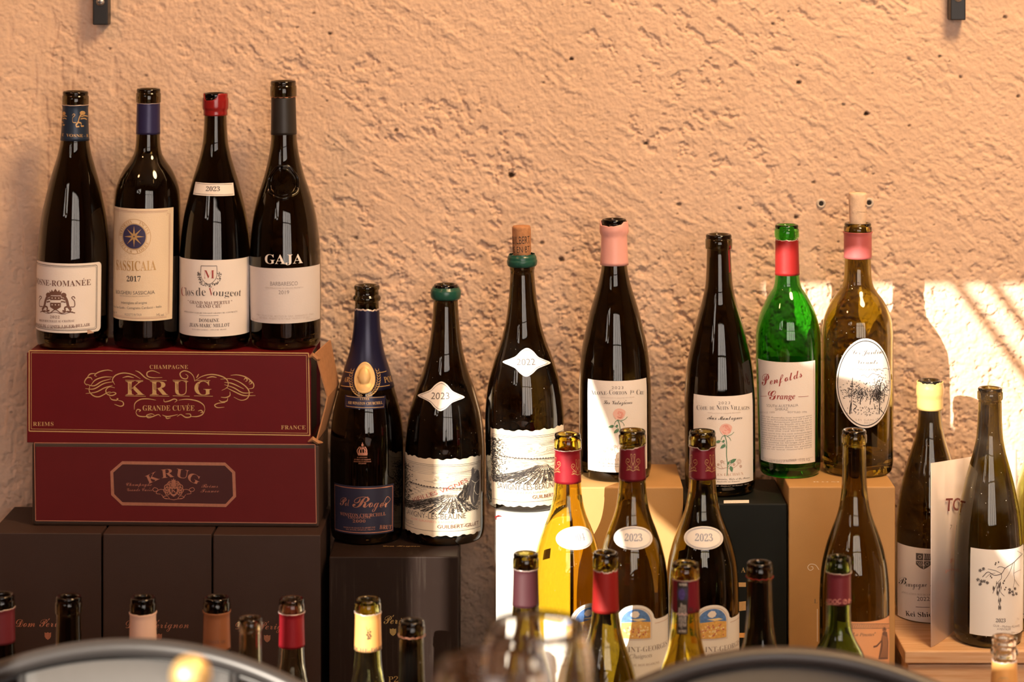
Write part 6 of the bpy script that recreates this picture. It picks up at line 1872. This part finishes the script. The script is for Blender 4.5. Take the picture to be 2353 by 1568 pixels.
# round table below the frame carrying glasses and mill
TZ = 0.74
tb = empty('round_table', (-0.12, PY(1.42), 0))
tag(tb, 'round wooden cafe table just below the picture carrying two wine glasses', 'table')
V, F = revolve([(0, TZ - .028), (.385, TZ - .028), (.40, TZ - .02), (.40, TZ - .006), (.393, TZ), (0, TZ)], 64); mesh_obj('tabletop', V, F, 'table_wood', tb, False)
V, F = revolve([(0, .018), (.022, .018), (.022, TZ - .028), (0, TZ - .028)], 24); mesh_obj('column', V, F, 'metal_black', tb, True)
V, F = revolve([(0, 0), (.20, 0), (.20, .008), (.05, .02), (0, .02)], 40); mesh_obj('base', V, F, 'metal_black', tb, True)
def wine_glass(label, cxp, d, rim_y):
    H = PZ(rim_y, d) - TZ
    root = empty('wine_glass', (PX(cxp, d), PY(d), TZ)); tag(root, label, 'glass')
    rr = .0345
    bh = .108; z0 = H - bh
    bowl = [(0, z0), (.012, z0 + .002), (.026, z0 + .012), (.0385, z0 + .030), (.0425, z0 + .047), (.0415, z0 + .066), (.0385, z0 + .088), (rr, H - .0006), (rr - .0004, H)]
    zs = np.linspace(0, 1, 30)
    inn = [(max(r - .0012, 0), z + (.0012 if r < .03 else 0)) for r, z in bowl[:-1]]
    def dense(P):
        q = smooth_path([(p[0], p[1]) for p in P], 4)
        return [(max(0, a), b) for a, b in q]
    prof = dense(bowl) + [(rr - .0011, H - .0003)] + list(reversed(dense(inn)))
    V, F = revolve(prof, 64); mesh_obj('bowl', V, F, 'glass_wine', root, True)
    V, F = revolve(dense([(0, .0005), (.034, .0005), (.035, .0012), (.030, .0022), (.010, .005), (.0045, .012), (.0036, .03), (.0036, z0 - .012), (.006, z0 - .003), (.0100, z0 + .0004), (0, z0 - .0002)]), 48); mesh_obj('stem', V, F, 'glass_wine', root, True)
    return root
wine_glass('blurred wine glass in the foreground, nearer and lower one of two', 1126, 1.62, 1522)
wine_glass('blurred wine glass in the foreground, farther and taller one of two', 1234, 1.715, 1437)
# mill with golden knob
d = 1.62
z = PZ(1507, d) - TZ
ml = empty('pepper_mill', (PX(438, d), PY(d), TZ)); tag(ml, 'pepper mill with a shiny golden ball knob in front of the left chair', 'mill')
kr = 47 * d / FPX
prof = [(kr * math.sin(a_), z - kr + kr * 1.0 * math.cos(a_)) for a_ in np.linspace(math.pi * .86, 0, 18)]
V, F = revolve([(0, z - 2 * kr - .004), (.007, z - 2 * kr - .004), (.007, z - 1.9 * kr)] + prof, 40); mesh_obj('knob', V, F, 'metal_gold', ml, True)
V, F = revolve([(0, 0), (.028, 0), (.029, .004), (.026, .03), (.019, .07), (.021, .11), (.024, z - 2 * kr - .02), (.020, z - 2 * kr - .008), (.009, z - 2 * kr - .004), (0, z - 2 * kr - .004)], 40); mesh_obj('mill_body', V, F, 'table_wood', ml, True)
